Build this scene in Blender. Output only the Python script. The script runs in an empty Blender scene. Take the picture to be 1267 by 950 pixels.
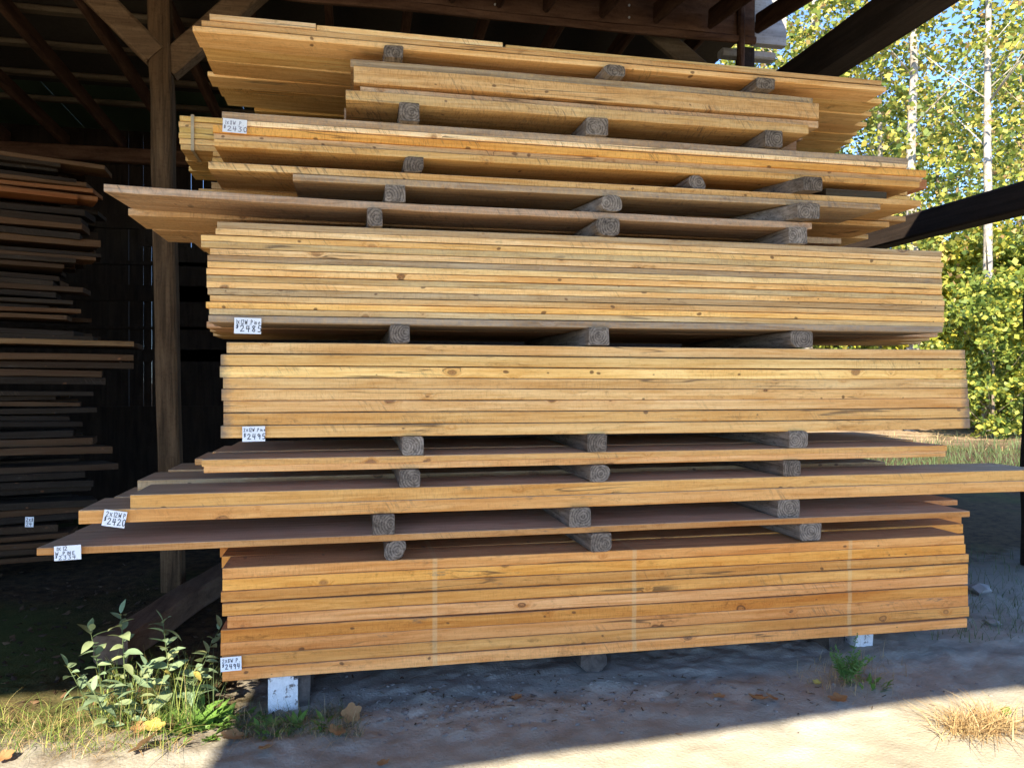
import bpy, bmesh, math, random
from mathutils import Vector, Matrix, noise

# ------------------------------------------------------------------ camera, sky, sun, exposure
SC = bpy.context.scene
COL = SC.collection
YAW, PITCH, FPX, CAMD, CAMH = 11.67, 0.2, 950.0, 2.9, 1.2
cam_d = bpy.data.cameras.new('camera')
cam_d.sensor_width = 36.0
cam_d.lens = FPX / 1267.0 * 36.0
cam_d.clip_start, cam_d.clip_end = 0.05, 2000
cam = bpy.data.objects.new('camera', cam_d)
COL.objects.link(cam)
cam.location = (0, -CAMD, CAMH)
cam.rotation_euler = (math.radians(90 - PITCH), 0, math.radians(-YAW))
SC.camera = cam

SUN_EL = 38.0          # elevation, degrees
SUN_AZ = 32.0          # light travels towards +Y, turned this much towards +X
el, az = math.radians(SUN_EL), math.radians(SUN_AZ)
LDIR = Vector((math.sin(az) * math.cos(el), math.cos(az) * math.cos(el), -math.sin(el)))

world = bpy.data.worlds.new('World')
SC.world = world
world.use_nodes = True
wn = world.node_tree
wn.nodes.clear()
wo = wn.nodes.new('ShaderNodeOutputWorld')
wb = wn.nodes.new('ShaderNodeBackground')
ws = wn.nodes.new('ShaderNodeTexSky')
ws.sky_type = 'NISHITA'
ws.sun_disc = False
ws.sun_elevation = el
ws.sun_rotation = math.atan2(-LDIR.x, -LDIR.y)
ws.air_density = 0.65
ws.altitude = 1500
ws.dust_density = 0.1
ws.ozone_density = 4.0
wn.links.new(ws.outputs[0], wb.inputs[0])
wb.inputs[1].default_value = 0.15
wn.links.new(wb.outputs[0], wo.inputs[0])

sun_d = bpy.data.lights.new('sun', 'SUN')
sun_d.energy = 4.6
sun_d.angle = math.radians(0.6)
sun_d.color = (1.0, 0.87, 0.68)
sun = bpy.data.objects.new('sun', sun_d)
COL.objects.link(sun)
sun.location = (-2, -8, 12)
sun.rotation_euler = LDIR.to_track_quat('-Z', 'Y').to_euler()

SC.view_settings.view_transform = 'Standard'
SC.view_settings.look = 'None'
SC.view_settings.gamma = 1.0
SC.view_settings.exposure = 2.05
SC.cycles.max_bounces = 8
SC.cycles.diffuse_bounces = 5
SC.cycles.sample_clamp_indirect = 6.0

# ------------------------------------------------------------------ helpers
def kx(px):
    """X per metre of depth for a photo column (depth measured from the camera along Y)"""
    return math.tan(math.atan((px - 633.5) / FPX) + math.radians(YAW))
def X(px, Y=0.0):
    return kx(px) * (Y + CAMD)
def Zat(px, py, Y=0.0):
    d = (Y + CAMD) * (math.cos(math.radians(YAW)) + kx(px) * math.sin(math.radians(YAW)))
    return CAMH + (471.0 - py) * d / FPX
def gpt(px, py, z=0.0):
    """the point of the ground seen at a photo position"""
    d = (CAMH - z) * FPX / (py - 471.0)
    k = kx(px)
    Yp = d / (math.cos(math.radians(YAW)) + k * math.sin(math.radians(YAW)))
    return Vector((k * Yp, Yp - CAMD, z))

def link(o, parent=None):
    COL.objects.link(o)
    if parent is not None:
        o.parent = parent
    return o
def mesh(name, verts, faces, mat=None, smooth=False):
    me = bpy.data.meshes.new(name)
    me.from_pydata([tuple(v) for v in verts], [], faces)
    me.validate()
    me.update()
    if mat is not None:
        me.materials.append(mat)
    if smooth:
        for p in me.polygons:
            p.use_smooth = True
    return me
def obj(name, me, parent=None, loc=None):
    o = bpy.data.objects.new(name, me)
    if loc is not None:
        o.location = loc
    return link(o, parent)
def tag(o, label=None, cat=None, group=None, kind=None):
    if label: o['label'] = label
    if cat: o['category'] = cat
    if group: o['group'] = group
    if kind: o['kind'] = kind
    return o
def empty(name, loc=(0, 0, 0)):
    o = bpy.data.objects.new(name, None)
    o.empty_display_size = 0.1
    o.location = loc
    return link(o)
ORD = ['first', 'second', 'third', 'fourth', 'fifth', 'sixth', 'seventh', 'eighth', 'ninth', 'tenth',
       'eleventh', 'twelfth', 'thirteenth', 'fourteenth', 'fifteenth', 'sixteenth']

class MB:
    """collects simple solids into one mesh"""
    def __init__(s):
        s.v, s.f = [], []
    def box(s, lo, hi, M=None):
        n = len(s.v)
        for z in (lo[2], hi[2]):
            for x, y in ((lo[0], lo[1]), (hi[0], lo[1]), (hi[0], hi[1]), (lo[0], hi[1])):
                p = Vector((x, y, z))
                s.v.append(M @ p if M else p)
        s.f += [(n + 3, n + 2, n + 1, n), (n + 4, n + 5, n + 6, n + 7), (n, n + 1, n + 5, n + 4),
                (n + 1, n + 2, n + 6, n + 5), (n + 2, n + 3, n + 7, n + 6), (n + 3, n, n + 4, n + 7)]
    def tube(s, pts, radii, seg=6, cap=True):
        n0 = len(s.v)
        for i, p in enumerate(pts):
            p = Vector(p)
            d = (Vector(pts[min(i + 1, len(pts) - 1)]) - Vector(pts[max(i - 1, 0)])).normalized()
            a = d.orthogonal().normalized() if abs(d.z) < 0.99 else Vector((1, 0, 0))
            a = (Vector((1, 0, 0)) - d * d.x).normalized() if abs(d.x) < 0.9 else (Vector((0, 1, 0)) - d * d.y).normalized()
            b = d.cross(a)
            for k in range(seg):
                t = 2 * math.pi * k / seg
                s.v.append(p + (a * math.cos(t) + b * math.sin(t)) * radii[i])
        for i in range(len(pts) - 1):
            for k in range(seg):
                a0 = n0 + i * seg + k
                a1 = n0 + i * seg + (k + 1) % seg
                s.f.append((a0, a1, a1 + seg, a0 + seg))
        if cap:
            s.f.append(tuple(n0 + k for k in range(seg))[::-1])
            s.f.append(tuple(n0 + (len(pts) - 1) * seg + k for k in range(seg)))
    def build(s, name, mat, parent=None, smooth=False, loc=None):
        return obj(name, mesh(name, s.v, s.f, mat, smooth), parent, loc)

# ------------------------------------------------------------------ materials
class NT:
    def __init__(s, name):
        s.m = bpy.data.materials.new(name)
        s.m.use_nodes = True
        s.t = s.m.node_tree
        s.t.nodes.clear()
        s.out = s.t.nodes.new('ShaderNodeOutputMaterial')
    def n(s, typ, **kw):
        nd = s.t.nodes.new('ShaderNode' + typ)
        for k, v in kw.items():
            setattr(nd, k, v)
        return nd
    def l(s, a, b):
        s.t.links.new(a, b)
    def val(s, sock, v):
        if hasattr(v, 'is_linked') or isinstance(v, bpy.types.NodeSocket):
            s.l(v, sock)
        else:
            sock.default_value = v
    def math(s, op, a, b=0.0, clamp=False):
        nd = s.n('Math', operation=op, use_clamp=clamp)
        s.val(nd.inputs[0], a); s.val(nd.inputs[1], b)
        return nd.outputs[0]
    def ramp(s, fac, stops, interp='LINEAR'):
        nd = s.n('ValToRGB')
        cr = nd.color_ramp
        cr.interpolation = interp
        while len(cr.elements) < len(stops):
            cr.elements.new(0.5)
        for e, (p, c) in zip(cr.elements, stops):
            e.position = p
            e.color = c if len(c) == 4 else (*c, 1)
        s.l(fac, nd.inputs[0])
        return nd.outputs[0]
    def mix(s, fac, a, b, mode='MIX'):
        nd = s.n('Mix', data_type='RGBA', blend_type=mode)
        s.val(nd.inputs[0], fac)
        for sock, v in ((nd.inputs[6], a), (nd.inputs[7], b)):
            if isinstance(v, tuple):
                sock.default_value = v if len(v) == 4 else (*v, 1)
            else:
                s.l(v, sock)
        return nd.outputs[2]
    def mapr(s, v, a, b, c=0.0, d=1.0):
        nd = s.n('MapRange')
        s.l(v, nd.inputs[0])
        nd.inputs[1].default_value, nd.inputs[2].default_value = a, b
        nd.inputs[3].default_value, nd.inputs[4].default_value = c, d
        return nd.outputs[0]
    def noise(s, vec, scale, detail=4.0, rough=0.55, dist=0.0):
        nd = s.n('TexNoise')
        s.l(vec, nd.inputs['Vector'])
        nd.inputs['Scale'].default_value = scale
        nd.inputs['Detail'].default_value = detail
        nd.inputs['Roughness'].default_value = rough
        nd.inputs['Distortion'].default_value = dist
        return nd.outputs['Fac']
    def scaled(s, vec, sc):
        nd = s.n('VectorMath', operation='MULTIPLY')
        s.l(vec, nd.inputs[0])
        nd.inputs[1].default_value = sc
        return nd.outputs[0]
    def principled(s, color, rough=0.8, normal=None, spec=0.3):
        p = s.n('BsdfPrincipled')
        if isinstance(color, tuple):
            p.inputs['Base Color'].default_value = color if len(color) == 4 else (*color, 1)
        else:
            s.l(color, p.inputs['Base Color'])
        s.val(p.inputs['Roughness'], rough)
        p.inputs['Specular IOR Level'].default_value = spec
        if normal is not None:
            s.l(normal, p.inputs['Normal'])
        s.l(p.outputs[0], s.out.inputs[0])
        return p
    def bump(s, h, strength=0.4, dist=0.003):
        b = s.n('Bump')
        s.l(h, b.inputs['Height'])
        b.inputs['Strength'].default_value = strength
        b.inputs['Distance'].default_value = dist
        return b.outputs[0]

def wood_material(name, strap=(), grey=(0.52, 0.41, 0.30), top_grey=0.7, knots=1.0, stain_end=None, rough=0.0):
    """sawn pine: tint from the object's colour, greyness from its alpha"""
    w = NT(name)
    tc = w.n('TexCoord').outputs['Object']
    oi = w.n('ObjectInfo')
    rnd = oi.outputs['Random']
    off = w.n('CombineXYZ')
    w.l(w.math('MULTIPLY', rnd, 61.0), off.inputs[0])
    w.l(w.math('MULTIPLY', rnd, 173.0), off.inputs[1])
    w.l(w.math('MULTIPLY', rnd, 97.0), off.inputs[2])
    ad = w.n('VectorMath', operation='ADD')
    w.l(tc, ad.inputs[0]); w.l(off.outputs[0], ad.inputs[1])
    P = ad.outputs[0]
    # knots as branches running into the board
    warp = w.n('TexNoise'); warp.inputs['Scale'].default_value = 9.0
    w.l(P, warp.inputs['Vector'])
    wm = w.n('VectorMath', operation='SCALE'); w.l(warp.outputs['Color'], wm.inputs[0]); wm.inputs['Scale'].default_value = 0.035
    P2n = w.n('VectorMath', operation='ADD'); w.l(P, P2n.inputs[0]); w.l(wm.outputs[0], P2n.inputs[1])
    vk = w.n('TexVoronoi', voronoi_dimensions='2D'); vk.inputs['Scale'].default_value = 1.0
    ks = w.n('SeparateXYZ'); w.l(P2n.outputs[0], ks.inputs[0])
    kc2 = w.n('CombineXYZ'); w.l(w.math('MULTIPLY', ks.outputs[0], 3.0), kc2.inputs[0]); w.l(w.math('MULTIPLY', w.math('ADD', ks.outputs[2], w.math('MULTIPLY', ks.outputs[1], 0.3)), 4.6), kc2.inputs[1])
    w.l(kc2.outputs[0], vk.inputs['Vector'])
    kd = vk.outputs['Distance']
    sep = w.n('SeparateColor'); w.l(vk.outputs['Color'], sep.inputs[0])
    krad = w.mapr(w.math('POWER', sep.outputs[0], 2.0), 0.12, 1.0, 0.0, 0.078 * knots)
    kn = w.math('SUBTRACT', krad, kd)                    # >0 inside
    kmask = w.mapr(kn, 0.0, 0.016)
    khalo = w.mapr(kn, -0.10, 0.0)
    # grain lines bend round the knots
    gsh = w.math('MULTIPLY', w.math('POWER', khalo, 2.0), 0.02)
    gadd = w.n('VectorMath', operation='ADD'); w.l(P, gadd.inputs[0])
    gv = w.n('CombineXYZ'); w.l(gsh, gv.inputs[2]); w.l(gsh, gv.inputs[1]); w.l(gv.outputs[0], gadd.inputs[1])
    G = gadd.outputs[0]
    grain = w.noise(w.scaled(G, (2.2, 36, 58)), 1.0, 6, 0.66, 0.9)
    fine = w.noise(w.scaled(G, (26, 260, 330)), 1.0, 3, 0.6)
    blotch = w.noise(w.scaled(P, (1.5, 2.0, 7.0)), 1.0, 4, 0.6)
    fuzz = w.noise(w.scaled(P, (70, 60, 60)), 1.0, 4, 0.7)
    # saw marks: slanted bands that come and go
    sk = w.n('Mapping'); sk.inputs['Rotation'].default_value = (0, 0.55, 0.2)
    w.l(P, sk.inputs[0])
    scratch = w.noise(w.scaled(sk.outputs[0], (105, 9, 11)), 1.0, 4, 0.62, 0.5)
    sawmask = w.mapr(w.noise(w.scaled(P, (2.6, 3, 9)), 1.0, 3, 0.5), 0.57 - 0.10 * rough, 0.68 - 0.06 * rough)
    saw = w.math('MULTIPLY', w.mapr(scratch, 0.53, 0.66), sawmask)
    # colour
    base = oi.outputs['Color']
    base = w.mix(1.0, base, (1.43, 1.35, 1.18), 'MULTIPLY')
    c = w.mix(w.mapr(grain, 0.36, 0.66), w.mix(1.0, base, (0.80, 0.66, 0.48), 'MULTIPLY'), w.mix(1.0, base, (1.05, 1.07, 1.10), 'MULTIPLY'))
    c = w.mix(w.mapr(blotch, 0.42, 0.70, 0.0, 0.6), c, w.mix(1.0, c, (0.82, 0.66, 0.48), 'MULTIPLY'))
    long_ = w.noise(w.scaled(P, (0.55, 1.2, 4.0)), 1.0, 3, 0.6)
    c = w.mix(w.mapr(long_, 0.50, 0.66, 0.0, 0.55), c, w.mix(1.0, c, (1.10, 1.18, 1.32), 'MULTIPLY'))
    c = w.mix(w.mapr(long_, 0.46, 0.34, 0.0, 0.5), c, w.mix(1.0, c, (0.86, 0.68, 0.48), 'MULTIPLY'))
    tick = w.noise(w.scaled(P, (190, 30, 34)), 1.0, 3, 0.65)
    tmask = w.mapr(w.noise(w.scaled(P, (1.3, 2, 6)), 1.0, 3, 0.55), 0.50 - 0.1 * rough, 0.68 - 0.06 * rough, 0.04 + 0.12 * rough, 0.5 + 0.25 * rough)
    c = w.mix(w.math('MULTIPLY', w.mapr(tick, 0.5, 0.72), tmask), c, w.mix(1.0, c, (0.52, 0.43, 0.34), 'MULTIPLY'))
    c = w.mix(w.mapr(fine, 0.5, 0.8, 0.0, 0.40), c, w.mix(1.0, c, (0.55, 0.45, 0.36), 'MULTIPLY'))
    c = w.mix(w.mapr(fuzz, 0.55, 0.74, 0.0, 0.45), c, w.mix(1.0, c, (0.62, 0.55, 0.48), 'MULTIPLY'))
    c = w.mix(w.math('MULTIPLY', saw, 0.40 + 0.32 * rough), c, (0.13, 0.085, 0.05))
    # dark resin streaks, smudges and thin checks along the grain
    streak = w.mapr(w.noise(w.scaled(G, (4.5, 40, 75)), 1.0, 5, 0.7, 0.6), 0.60, 0.72)
    c = w.mix(w.math('MULTIPLY', streak, 0.42), c, w.mix(1.0, c, (0.50, 0.36, 0.24), 'MULTIPLY'))
    smud = w.math('MULTIPLY', w.mapr(w.noise(w.scaled(P, (11, 22, 34)), 1.0, 6, 0.75, 0.8), 0.54, 0.68), w.mapr(w.noise(w.scaled(P, (2.1, 3, 11)), 1.0, 2), 0.48, 0.60))
    c = w.mix(w.math('MULTIPLY', smud, 0.72), c, w.mix(1.0, c, (0.40, 0.34, 0.30), 'MULTIPLY'))
    chk = w.math('ABSOLUTE', w.math('SUBTRACT', w.noise(w.scaled(G, (0.9, 8, 26)), 1.0, 2, 0.4), 0.5))
    ckm = w.math('MULTIPLY', w.mapr(chk, 0.004, 0.012, 1.0, 0.0), w.mapr(w.noise(w.scaled(P, (1.7, 3, 5)), 1.0, 2), 0.56, 0.62))
    c = w.mix(w.math('MULTIPLY', ckm, 0.7), c, (0.06, 0.035, 0.02))
    # small pin knots
    vp = w.n('TexVoronoi', voronoi_dimensions='2D'); vp.inputs['Scale'].default_value = 2.6
    w.l(kc2.outputs[0], vp.inputs['Vector'])
    sp = w.n('SeparateColor'); w.l(vp.outputs['Color'], sp.inputs[0])
    pin = w.mapr(w.math('SUBTRACT', w.mapr(sp.outputs[1], 0.72, 1.0, 0.0, 0.10), vp.outputs['Distance']), 0.0, 0.03)
    c = w.mix(w.math('MULTIPLY', pin, 0.8), c, (0.12, 0.05, 0.02))
    # mould specks and smears
    mould = w.mapr(w.noise(w.scaled(P, (7, 14, 26)), 1.0, 6, 0.72), 0.61, 0.74)
    mm = w.math('MULTIPLY', mould, w.mapr(w.noise(w.scaled(P, (1.6, 2, 9)), 1.0, 2), 0.47, 0.60))
    c = w.mix(w.math('MULTIPLY', mm, 0.9), c, (0.10, 0.085, 0.065))
    # knot colour with rings
    rg = w.math('SINE', w.math('MULTIPLY', kd, 260.0))
    kc = w.mix(w.mapr(rg, -1, 1), (0.20, 0.075, 0.026), (0.40, 0.17, 0.062))
    c = w.mix(w.math('MULTIPLY', khalo, 0.30), c, w.mix(1.0, c, (0.74, 0.52, 0.34), 'MULTIPLY'))
    rim = w.math('MULTIPLY', w.mapr(kn, -0.012, 0.002), w.mapr(kn, 0.024, 0.006))
    crk = w.mapr(w.noise(w.scaled(P, (90, 40, 160)), 1.0, 2, 0.5), 0.60, 0.66)
    c = w.mix(w.math('MULTIPLY', kmask, w.mapr(sep.outputs[1], 0.0, 1.0, 0.35, 0.9)), c, kc)
    c = w.mix(w.math('MULTIPLY', rim, w.mapr(sep.outputs[2], 0.2, 1.0, 0.0, 0.8)), c, (0.07, 0.03, 0.014))
    c = w.mix(w.math('MULTIPLY', w.math('MULTIPLY', kmask, crk), 0.8), c, (0.035, 0.018, 0.01))
    if stain_end is not None:                            # damp dark stain creeping in from the ends
        sx = w.n('SeparateXYZ'); w.l(tc, sx.inputs[0])
        nz = w.noise(w.scaled(P, (14, 30, 30)), 1.0, 5, 0.7)
        for xe, sg, ln in stain_end:
            dd = w.math('MULTIPLY', w.math('SUBTRACT', sx.outputs[0], xe), sg)
            mk = w.mapr(w.math('ADD', dd, w.math('MULTIPLY', nz, -ln * 2.0)), -ln, -ln * 0.2, 0.75, 0.0)
            c = w.mix(mk, c, (0.11, 0.105, 0.10))
    for xs in strap:                                     # pale marks where straps kept the light off
        sx = w.n('SeparateXYZ'); w.l(tc, sx.inputs[0])
        dd = w.math('ABSOLUTE', w.math('SUBTRACT', sx.outputs[0], xs))
        c = w.mix(w.mapr(dd, 0.007, 0.011, 0.30, 0.0), c, (0.72, 0.53, 0.26))
    # weathered grey: whole board by alpha, tops by facing with light put in
    gcol = w.mix(w.mapr(grain, 0.3, 0.7), tuple(g * 0.62 for g in grey), tuple(g * 1.12 for g in grey))
    gcol = w.mix(w.mapr(blotch, 0.4, 0.7, 0, 0.4), gcol, (0.33, 0.22, 0.13))
    geo = w.n('NewGeometry')
    sn = w.n('SeparateXYZ'); w.l(geo.outputs['Normal'], sn.inputs[0])
    topf = w.math('MULTIPLY', w.mapr(sn.outputs[2], 0.5, 0.9), top_grey)
    wcol = w.mix(w.mapr(grain, 0.36, 0.66), (0.20, 0.15, 0.105), (0.40, 0.315, 0.235))
    c = w.mix(w.math('MULTIPLY', oi.outputs['Alpha'], w.mapr(w.math('ADD', fuzz, long_), 0.8, 1.15, 0.45, 1.0)), c, wcol)
    c = w.mix(topf, c, gcol)
    h = w.math('ADD', w.math('MULTIPLY', grain, 0.6), w.math('ADD', w.math('MULTIPLY', w.math('ADD', fuzz, tick), 0.5), w.math('MULTIPLY', saw, -0.5)))
    w.principled(c, 0.82, w.bump(h, 0.55, 0.004), 0.2)
    return w.m

def old_wood(name, a, b, gs=(3, 60, 60), rings=False, bump=0.6, scale=1.0):
    w = NT(name)
    tc = w.n('TexCoord').outputs['Object']
    oi = w.n('ObjectInfo')
    off = w.n('CombineXYZ')
    for k in range(3):
        w.l(w.math('MULTIPLY', oi.outputs['Random'], 31.0 + 17 * k), off.inputs[k])
    ad = w.n('VectorMath', operation='ADD'); w.l(tc, ad.inputs[0]); w.l(off.outputs[0], ad.inputs[1])
    P = ad.outputs[0]
    g = w.noise(w.scaled(P, tuple(q * scale for q in gs)), 1.0, 6, 0.65, 0.5)
    f = w.noise(P, 55.0, 5, 0.7)
    bl = w.noise(P, 5.0, 3, 0.6)
    c = w.mix(w.mapr(g, 0.3, 0.72), a, b)
    c = w.mix(w.mapr(bl, 0.4, 0.7, 0, 0.5), c, w.mix(1.0, c, (0.72, 0.62, 0.52), 'MULTIPLY'))
    c = w.mix(w.mapr(f, 0.52, 0.72, 0, 0.5), c, w.mix(1.0, c, (0.4, 0.36, 0.33), 'MULTIPLY'))
    h = w.math('ADD', g, w.math('MULTIPLY', f, 0.7))
    if rings:
        sx = w.n('SeparateXYZ'); w.l(tc, sx.inputs[0])
        cv = w.n('CombineXYZ')
        w.l(w.math('ADD', sx.outputs[0], w.math('MULTIPLY', w.math('SUBTRACT', oi.outputs['Random'], 0.5), 0.06)), cv.inputs[0])
        w.l(w.math('ADD', sx.outputs[2], w.math('MULTIPLY', w.math('SUBTRACT', bl, 0.5), 0.05)), cv.inputs[2])
        ln = w.n('VectorMath', operation='LENGTH'); w.l(cv.outputs[0], ln.inputs[0])
        rg = w.math('SINE', w.math('ADD', w.math('MULTIPLY', ln.outputs['Value'], 620.0), w.math('MULTIPLY', bl, 9.0)))
        geo = w.n('NewGeometry'); sn = w.n('SeparateXYZ'); w.l(geo.outputs['Normal'], sn.inputs[0])
        endf = w.mapr(w.math('ABSOLUTE', sn.outputs[1]), 0.7, 0.95)
        c = w.mix(w.math('MULTIPLY', endf, w.mapr(rg, -0.2, 1.0, 0, 0.8)), c, (0.075, 0.062, 0.052))
        c = w.mix(w.math('MULTIPLY', endf, w.mapr(f, 0.5, 0.66, 0, 0.5)), c, (0.42, 0.36, 0.30))
        ck = w.math('ABSOLUTE', w.math('SUBTRACT', w.noise(w.scaled(P, (34, 4, 34)), 1.0, 3, 0.5, 1.0), 0.5))
        c = w.mix(w.mapr(ck, 0.006, 0.018, 0.5, 0.0), c, (0.02, 0.016, 0.013))
        c = w.mix(oi.outputs['Random'], w.mix(1.0, c, (0.72, 0.66, 0.60), 'MULTIPLY'), w.mix(1.0, c, (1.22, 1.18, 1.12), 'MULTIPLY'))
    w.principled(c, 0.88, w.bump(h, bump, 0.004), 0.15)
    return w.m

def plain(name, col, rough=0.8, var=0.15, sc=30.0, spec=0.2, bump=0.2):
    w = NT(name)
    tc = w.n('TexCoord').outputs['Object']
    nz = w.noise(tc, sc, 5, 0.65)
    c = w.mix(w.mapr(nz, 0.3, 0.7), tuple(q * (1 - var) for q in col), tuple(min(1, q * (1 + var)) for q in col))
    w.principled(c, rough, w.bump(nz, bump, 0.003), spec)
    return w.m

def leaf_material(name, stops, rough=0.55, trans=0.35, spec=0.3):
    w = NT(name)
    geo = w.n('NewGeometry')
    oi = w.n('ObjectInfo')
    r = w.math('FRACT', w.math('ADD', geo.outputs['Random Per Island'], w.math('MULTIPLY', oi.outputs['Random'], 0.37)))
    c = w.ramp(r, stops)
    nz = w.noise(w.n('TexCoord').outputs['Object'], 40.0, 3)
    c = w.mix(w.mapr(nz, 0.35, 0.7, 0, 0.35), c, w.mix(1.0, c, (0.6, 0.6, 0.5), 'MULTIPLY'))
    p = w.principled(c, rough, None, spec)
    tr = w.n('BsdfTranslucent')
    w.l(c, tr.inputs[0])
    ms = w.n('MixShader'); ms.inputs[0].default_value = trans
    w.l(p.outputs[0], ms.inputs[1]); w.l(tr.outputs[0], ms.inputs[2])
    w.l(ms.outputs[0], w.out.inputs[0])
    return w.m

def ground_material():
    w = NT('dirt')
    tc = w.n('TexCoord').outputs['Object']
    big = w.noise(tc, 0.9, 4, 0.55)
    mid = w.noise(tc, 6.0, 6, 0.65)
    fin = w.noise(tc, 70.0, 5, 0.7)
    grit = w.n('TexVoronoi'); grit.inputs['Scale'].default_value = 85.0
    w.l(tc, grit.inputs['Vector'])
    c = w.mix(w.mapr(mid, 0.3, 0.7), (0.245, 0.224, 0.175), (0.345, 0.316, 0.245))
    c = w.mix(w.mapr(big, 0.48, 0.62, 0, 0.75), c, (0.37, 0.338, 0.262))
    c = w.mix(w.mapr(fin, 0.55, 0.75, 0, 0.55), c, (0.19, 0.172, 0.138))
    gr = w.math('MULTIPLY', w.mapr(grit.outputs['Distance'], 0.12, 0.22, 1.0, 0.0), w.mapr(mid, 0.45, 0.6))
    c = w.mix(w.math('MULTIPLY', gr, 0.5), c, (0.30, 0.29, 0.28))
    # eave shade put into the dirt as a greyer tone along the pile's foot
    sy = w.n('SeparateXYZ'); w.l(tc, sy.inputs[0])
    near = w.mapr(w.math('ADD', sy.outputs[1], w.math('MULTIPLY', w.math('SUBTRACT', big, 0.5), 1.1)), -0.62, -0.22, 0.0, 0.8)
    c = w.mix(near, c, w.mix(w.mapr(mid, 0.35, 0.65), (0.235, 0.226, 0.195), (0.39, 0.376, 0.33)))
    # leaf litter beyond the swept lot, its dark tones standing in for shade
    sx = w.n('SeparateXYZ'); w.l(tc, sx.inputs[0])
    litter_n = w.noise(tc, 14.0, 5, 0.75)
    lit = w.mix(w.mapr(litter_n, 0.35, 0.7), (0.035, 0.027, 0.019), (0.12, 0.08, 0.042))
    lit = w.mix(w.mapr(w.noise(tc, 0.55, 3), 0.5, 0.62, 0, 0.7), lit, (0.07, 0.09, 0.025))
    lit = w.mix(w.math('MULTIPLY', w.mapr(sx.outputs[1], 8.5, 11.0), w.mapr(w.noise(tc, 1.3, 4, 0.6), 0.4, 0.55, 0.2, 0.9)), lit, w.mix(w.mapr(litter_n, 0.35, 0.65), (0.20, 0.135, 0.075), (0.42, 0.31, 0.20)))  # sunlit clearing put in as paler tan patches
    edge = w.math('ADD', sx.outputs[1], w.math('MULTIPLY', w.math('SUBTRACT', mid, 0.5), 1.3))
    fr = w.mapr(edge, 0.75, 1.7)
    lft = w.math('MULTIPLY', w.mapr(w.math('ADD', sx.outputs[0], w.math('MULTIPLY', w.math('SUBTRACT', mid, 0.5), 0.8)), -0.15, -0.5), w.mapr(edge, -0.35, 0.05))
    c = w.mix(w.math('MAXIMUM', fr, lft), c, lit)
    h = w.math('ADD', w.math('MULTIPLY', mid, 1.6), w.math('ADD', w.math('MULTIPLY', fin, 0.5), w.math('MULTIPLY', grit.outputs['Distance'], -0.35)))
    w.principled(c, 0.95, w.bump(h, 0.42, 0.012), 0.05)
    return w.m

XS = [X(p) for p in (538, 785, 1052)]
M_bottom = wood_material('pine_bottom', strap=XS, grey=(0.52, 0.35, 0.21), top_grey=0.55)
M_pine = wood_material('pine')
M_rough = wood_material('pine_rough_sawn', rough=1.0)
M_pine_end = wood_material('pine_stained_ends', stain_end=((X(273), 1, 0.05), (X(1198), -1, 0.05)))
M_weather = wood_material('pine_weathered_lit_top', grey=(0.64, 0.50, 0.36), top_grey=0.85)  # weathered tops, lightened to stand in for light the gaps block
M_yard = wood_material('pine_shade_dim', knots=0.6, top_grey=0.3, grey=(0.03, 0.022, 0.017))  # rear bay shade put into the dark tones
M_spacer = old_wood('weathered_spacer', (0.10, 0.085, 0.072), (0.36, 0.31, 0.265), (50, 3, 50), True, 1.0)
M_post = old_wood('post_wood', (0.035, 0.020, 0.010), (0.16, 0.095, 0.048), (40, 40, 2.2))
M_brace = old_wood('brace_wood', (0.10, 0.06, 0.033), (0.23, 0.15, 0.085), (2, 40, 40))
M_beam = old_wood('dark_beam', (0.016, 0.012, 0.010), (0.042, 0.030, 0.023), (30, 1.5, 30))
M_header = old_wood('header_wood', (0.06, 0.028, 0.016), (0.19, 0.105, 0.065), (2.5, 14, 14))
M_headend = old_wood('lit_header_end', (0.26, 0.255, 0.245), (0.52, 0.50, 0.47), (2.5, 30, 30))
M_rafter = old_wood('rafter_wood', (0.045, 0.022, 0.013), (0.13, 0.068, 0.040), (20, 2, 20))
M_purlin = old_wood('purlin_wood', (0.08, 0.058, 0.036), (0.19, 0.145, 0.095), (2, 20, 20))
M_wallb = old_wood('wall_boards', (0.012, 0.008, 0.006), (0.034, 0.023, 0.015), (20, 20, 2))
M_sill = old_wood('sill_timber', (0.10, 0.060, 0.038), (0.23, 0.145, 0.09), (20, 2, 20))
M_roof = plain('roof_deck', (0.05, 0.04, 0.03), 0.8)
M_green = leaf_material('green_sheet', [(0, (0.05, 0.08, 0.04)), (1, (0.06, 0.09, 0.05))], 0.6, 0.04)
def worn_paint():
    w = NT('worn_white_paint')
    tc = w.n('TexCoord').outputs['Object']
    n1 = w.noise(tc, 16.0, 6, 0.7); n2 = w.noise(tc, 60.0, 4, 0.7)
    c = w.mix(w.mapr(n2, 0.3, 0.7), (0.55, 0.55, 0.54), (0.76, 0.76, 0.75))
    c = w.mix(w.mapr(n1, 0.53, 0.58), c, (0.16, 0.13, 0.11))
    w.principled(c, 0.75, w.bump(w.math('ADD', n1, n2), 0.6, 0.004), 0.15)
    return w.m
M_white = worn_paint()
M_barkdark = old_wood('dark_stump', (0.035, 0.03, 0.028), (0.14, 0.12, 0.105), (20, 6, 20))
M_paper = plain('paper', (0.80, 0.80, 0.80), 0.6, 0.03, 12, bump=0.05)
M_ink = plain('ink', (0.025, 0.025, 0.035), 0.6, 0.3, 60, bump=0)
M_fade = plain('faded_ink', (0.24, 0.21, 0.24), 0.7, 0.4, 60, bump=0)
M_nail = plain('galvanised_nail', (0.62, 0.62, 0.60), 0.35, 0.1, spec=0.8)
M_strap = plain('strap_band', (0.46, 0.36, 0.22), 0.5, 0.2)
M_ground = ground_material()
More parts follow.
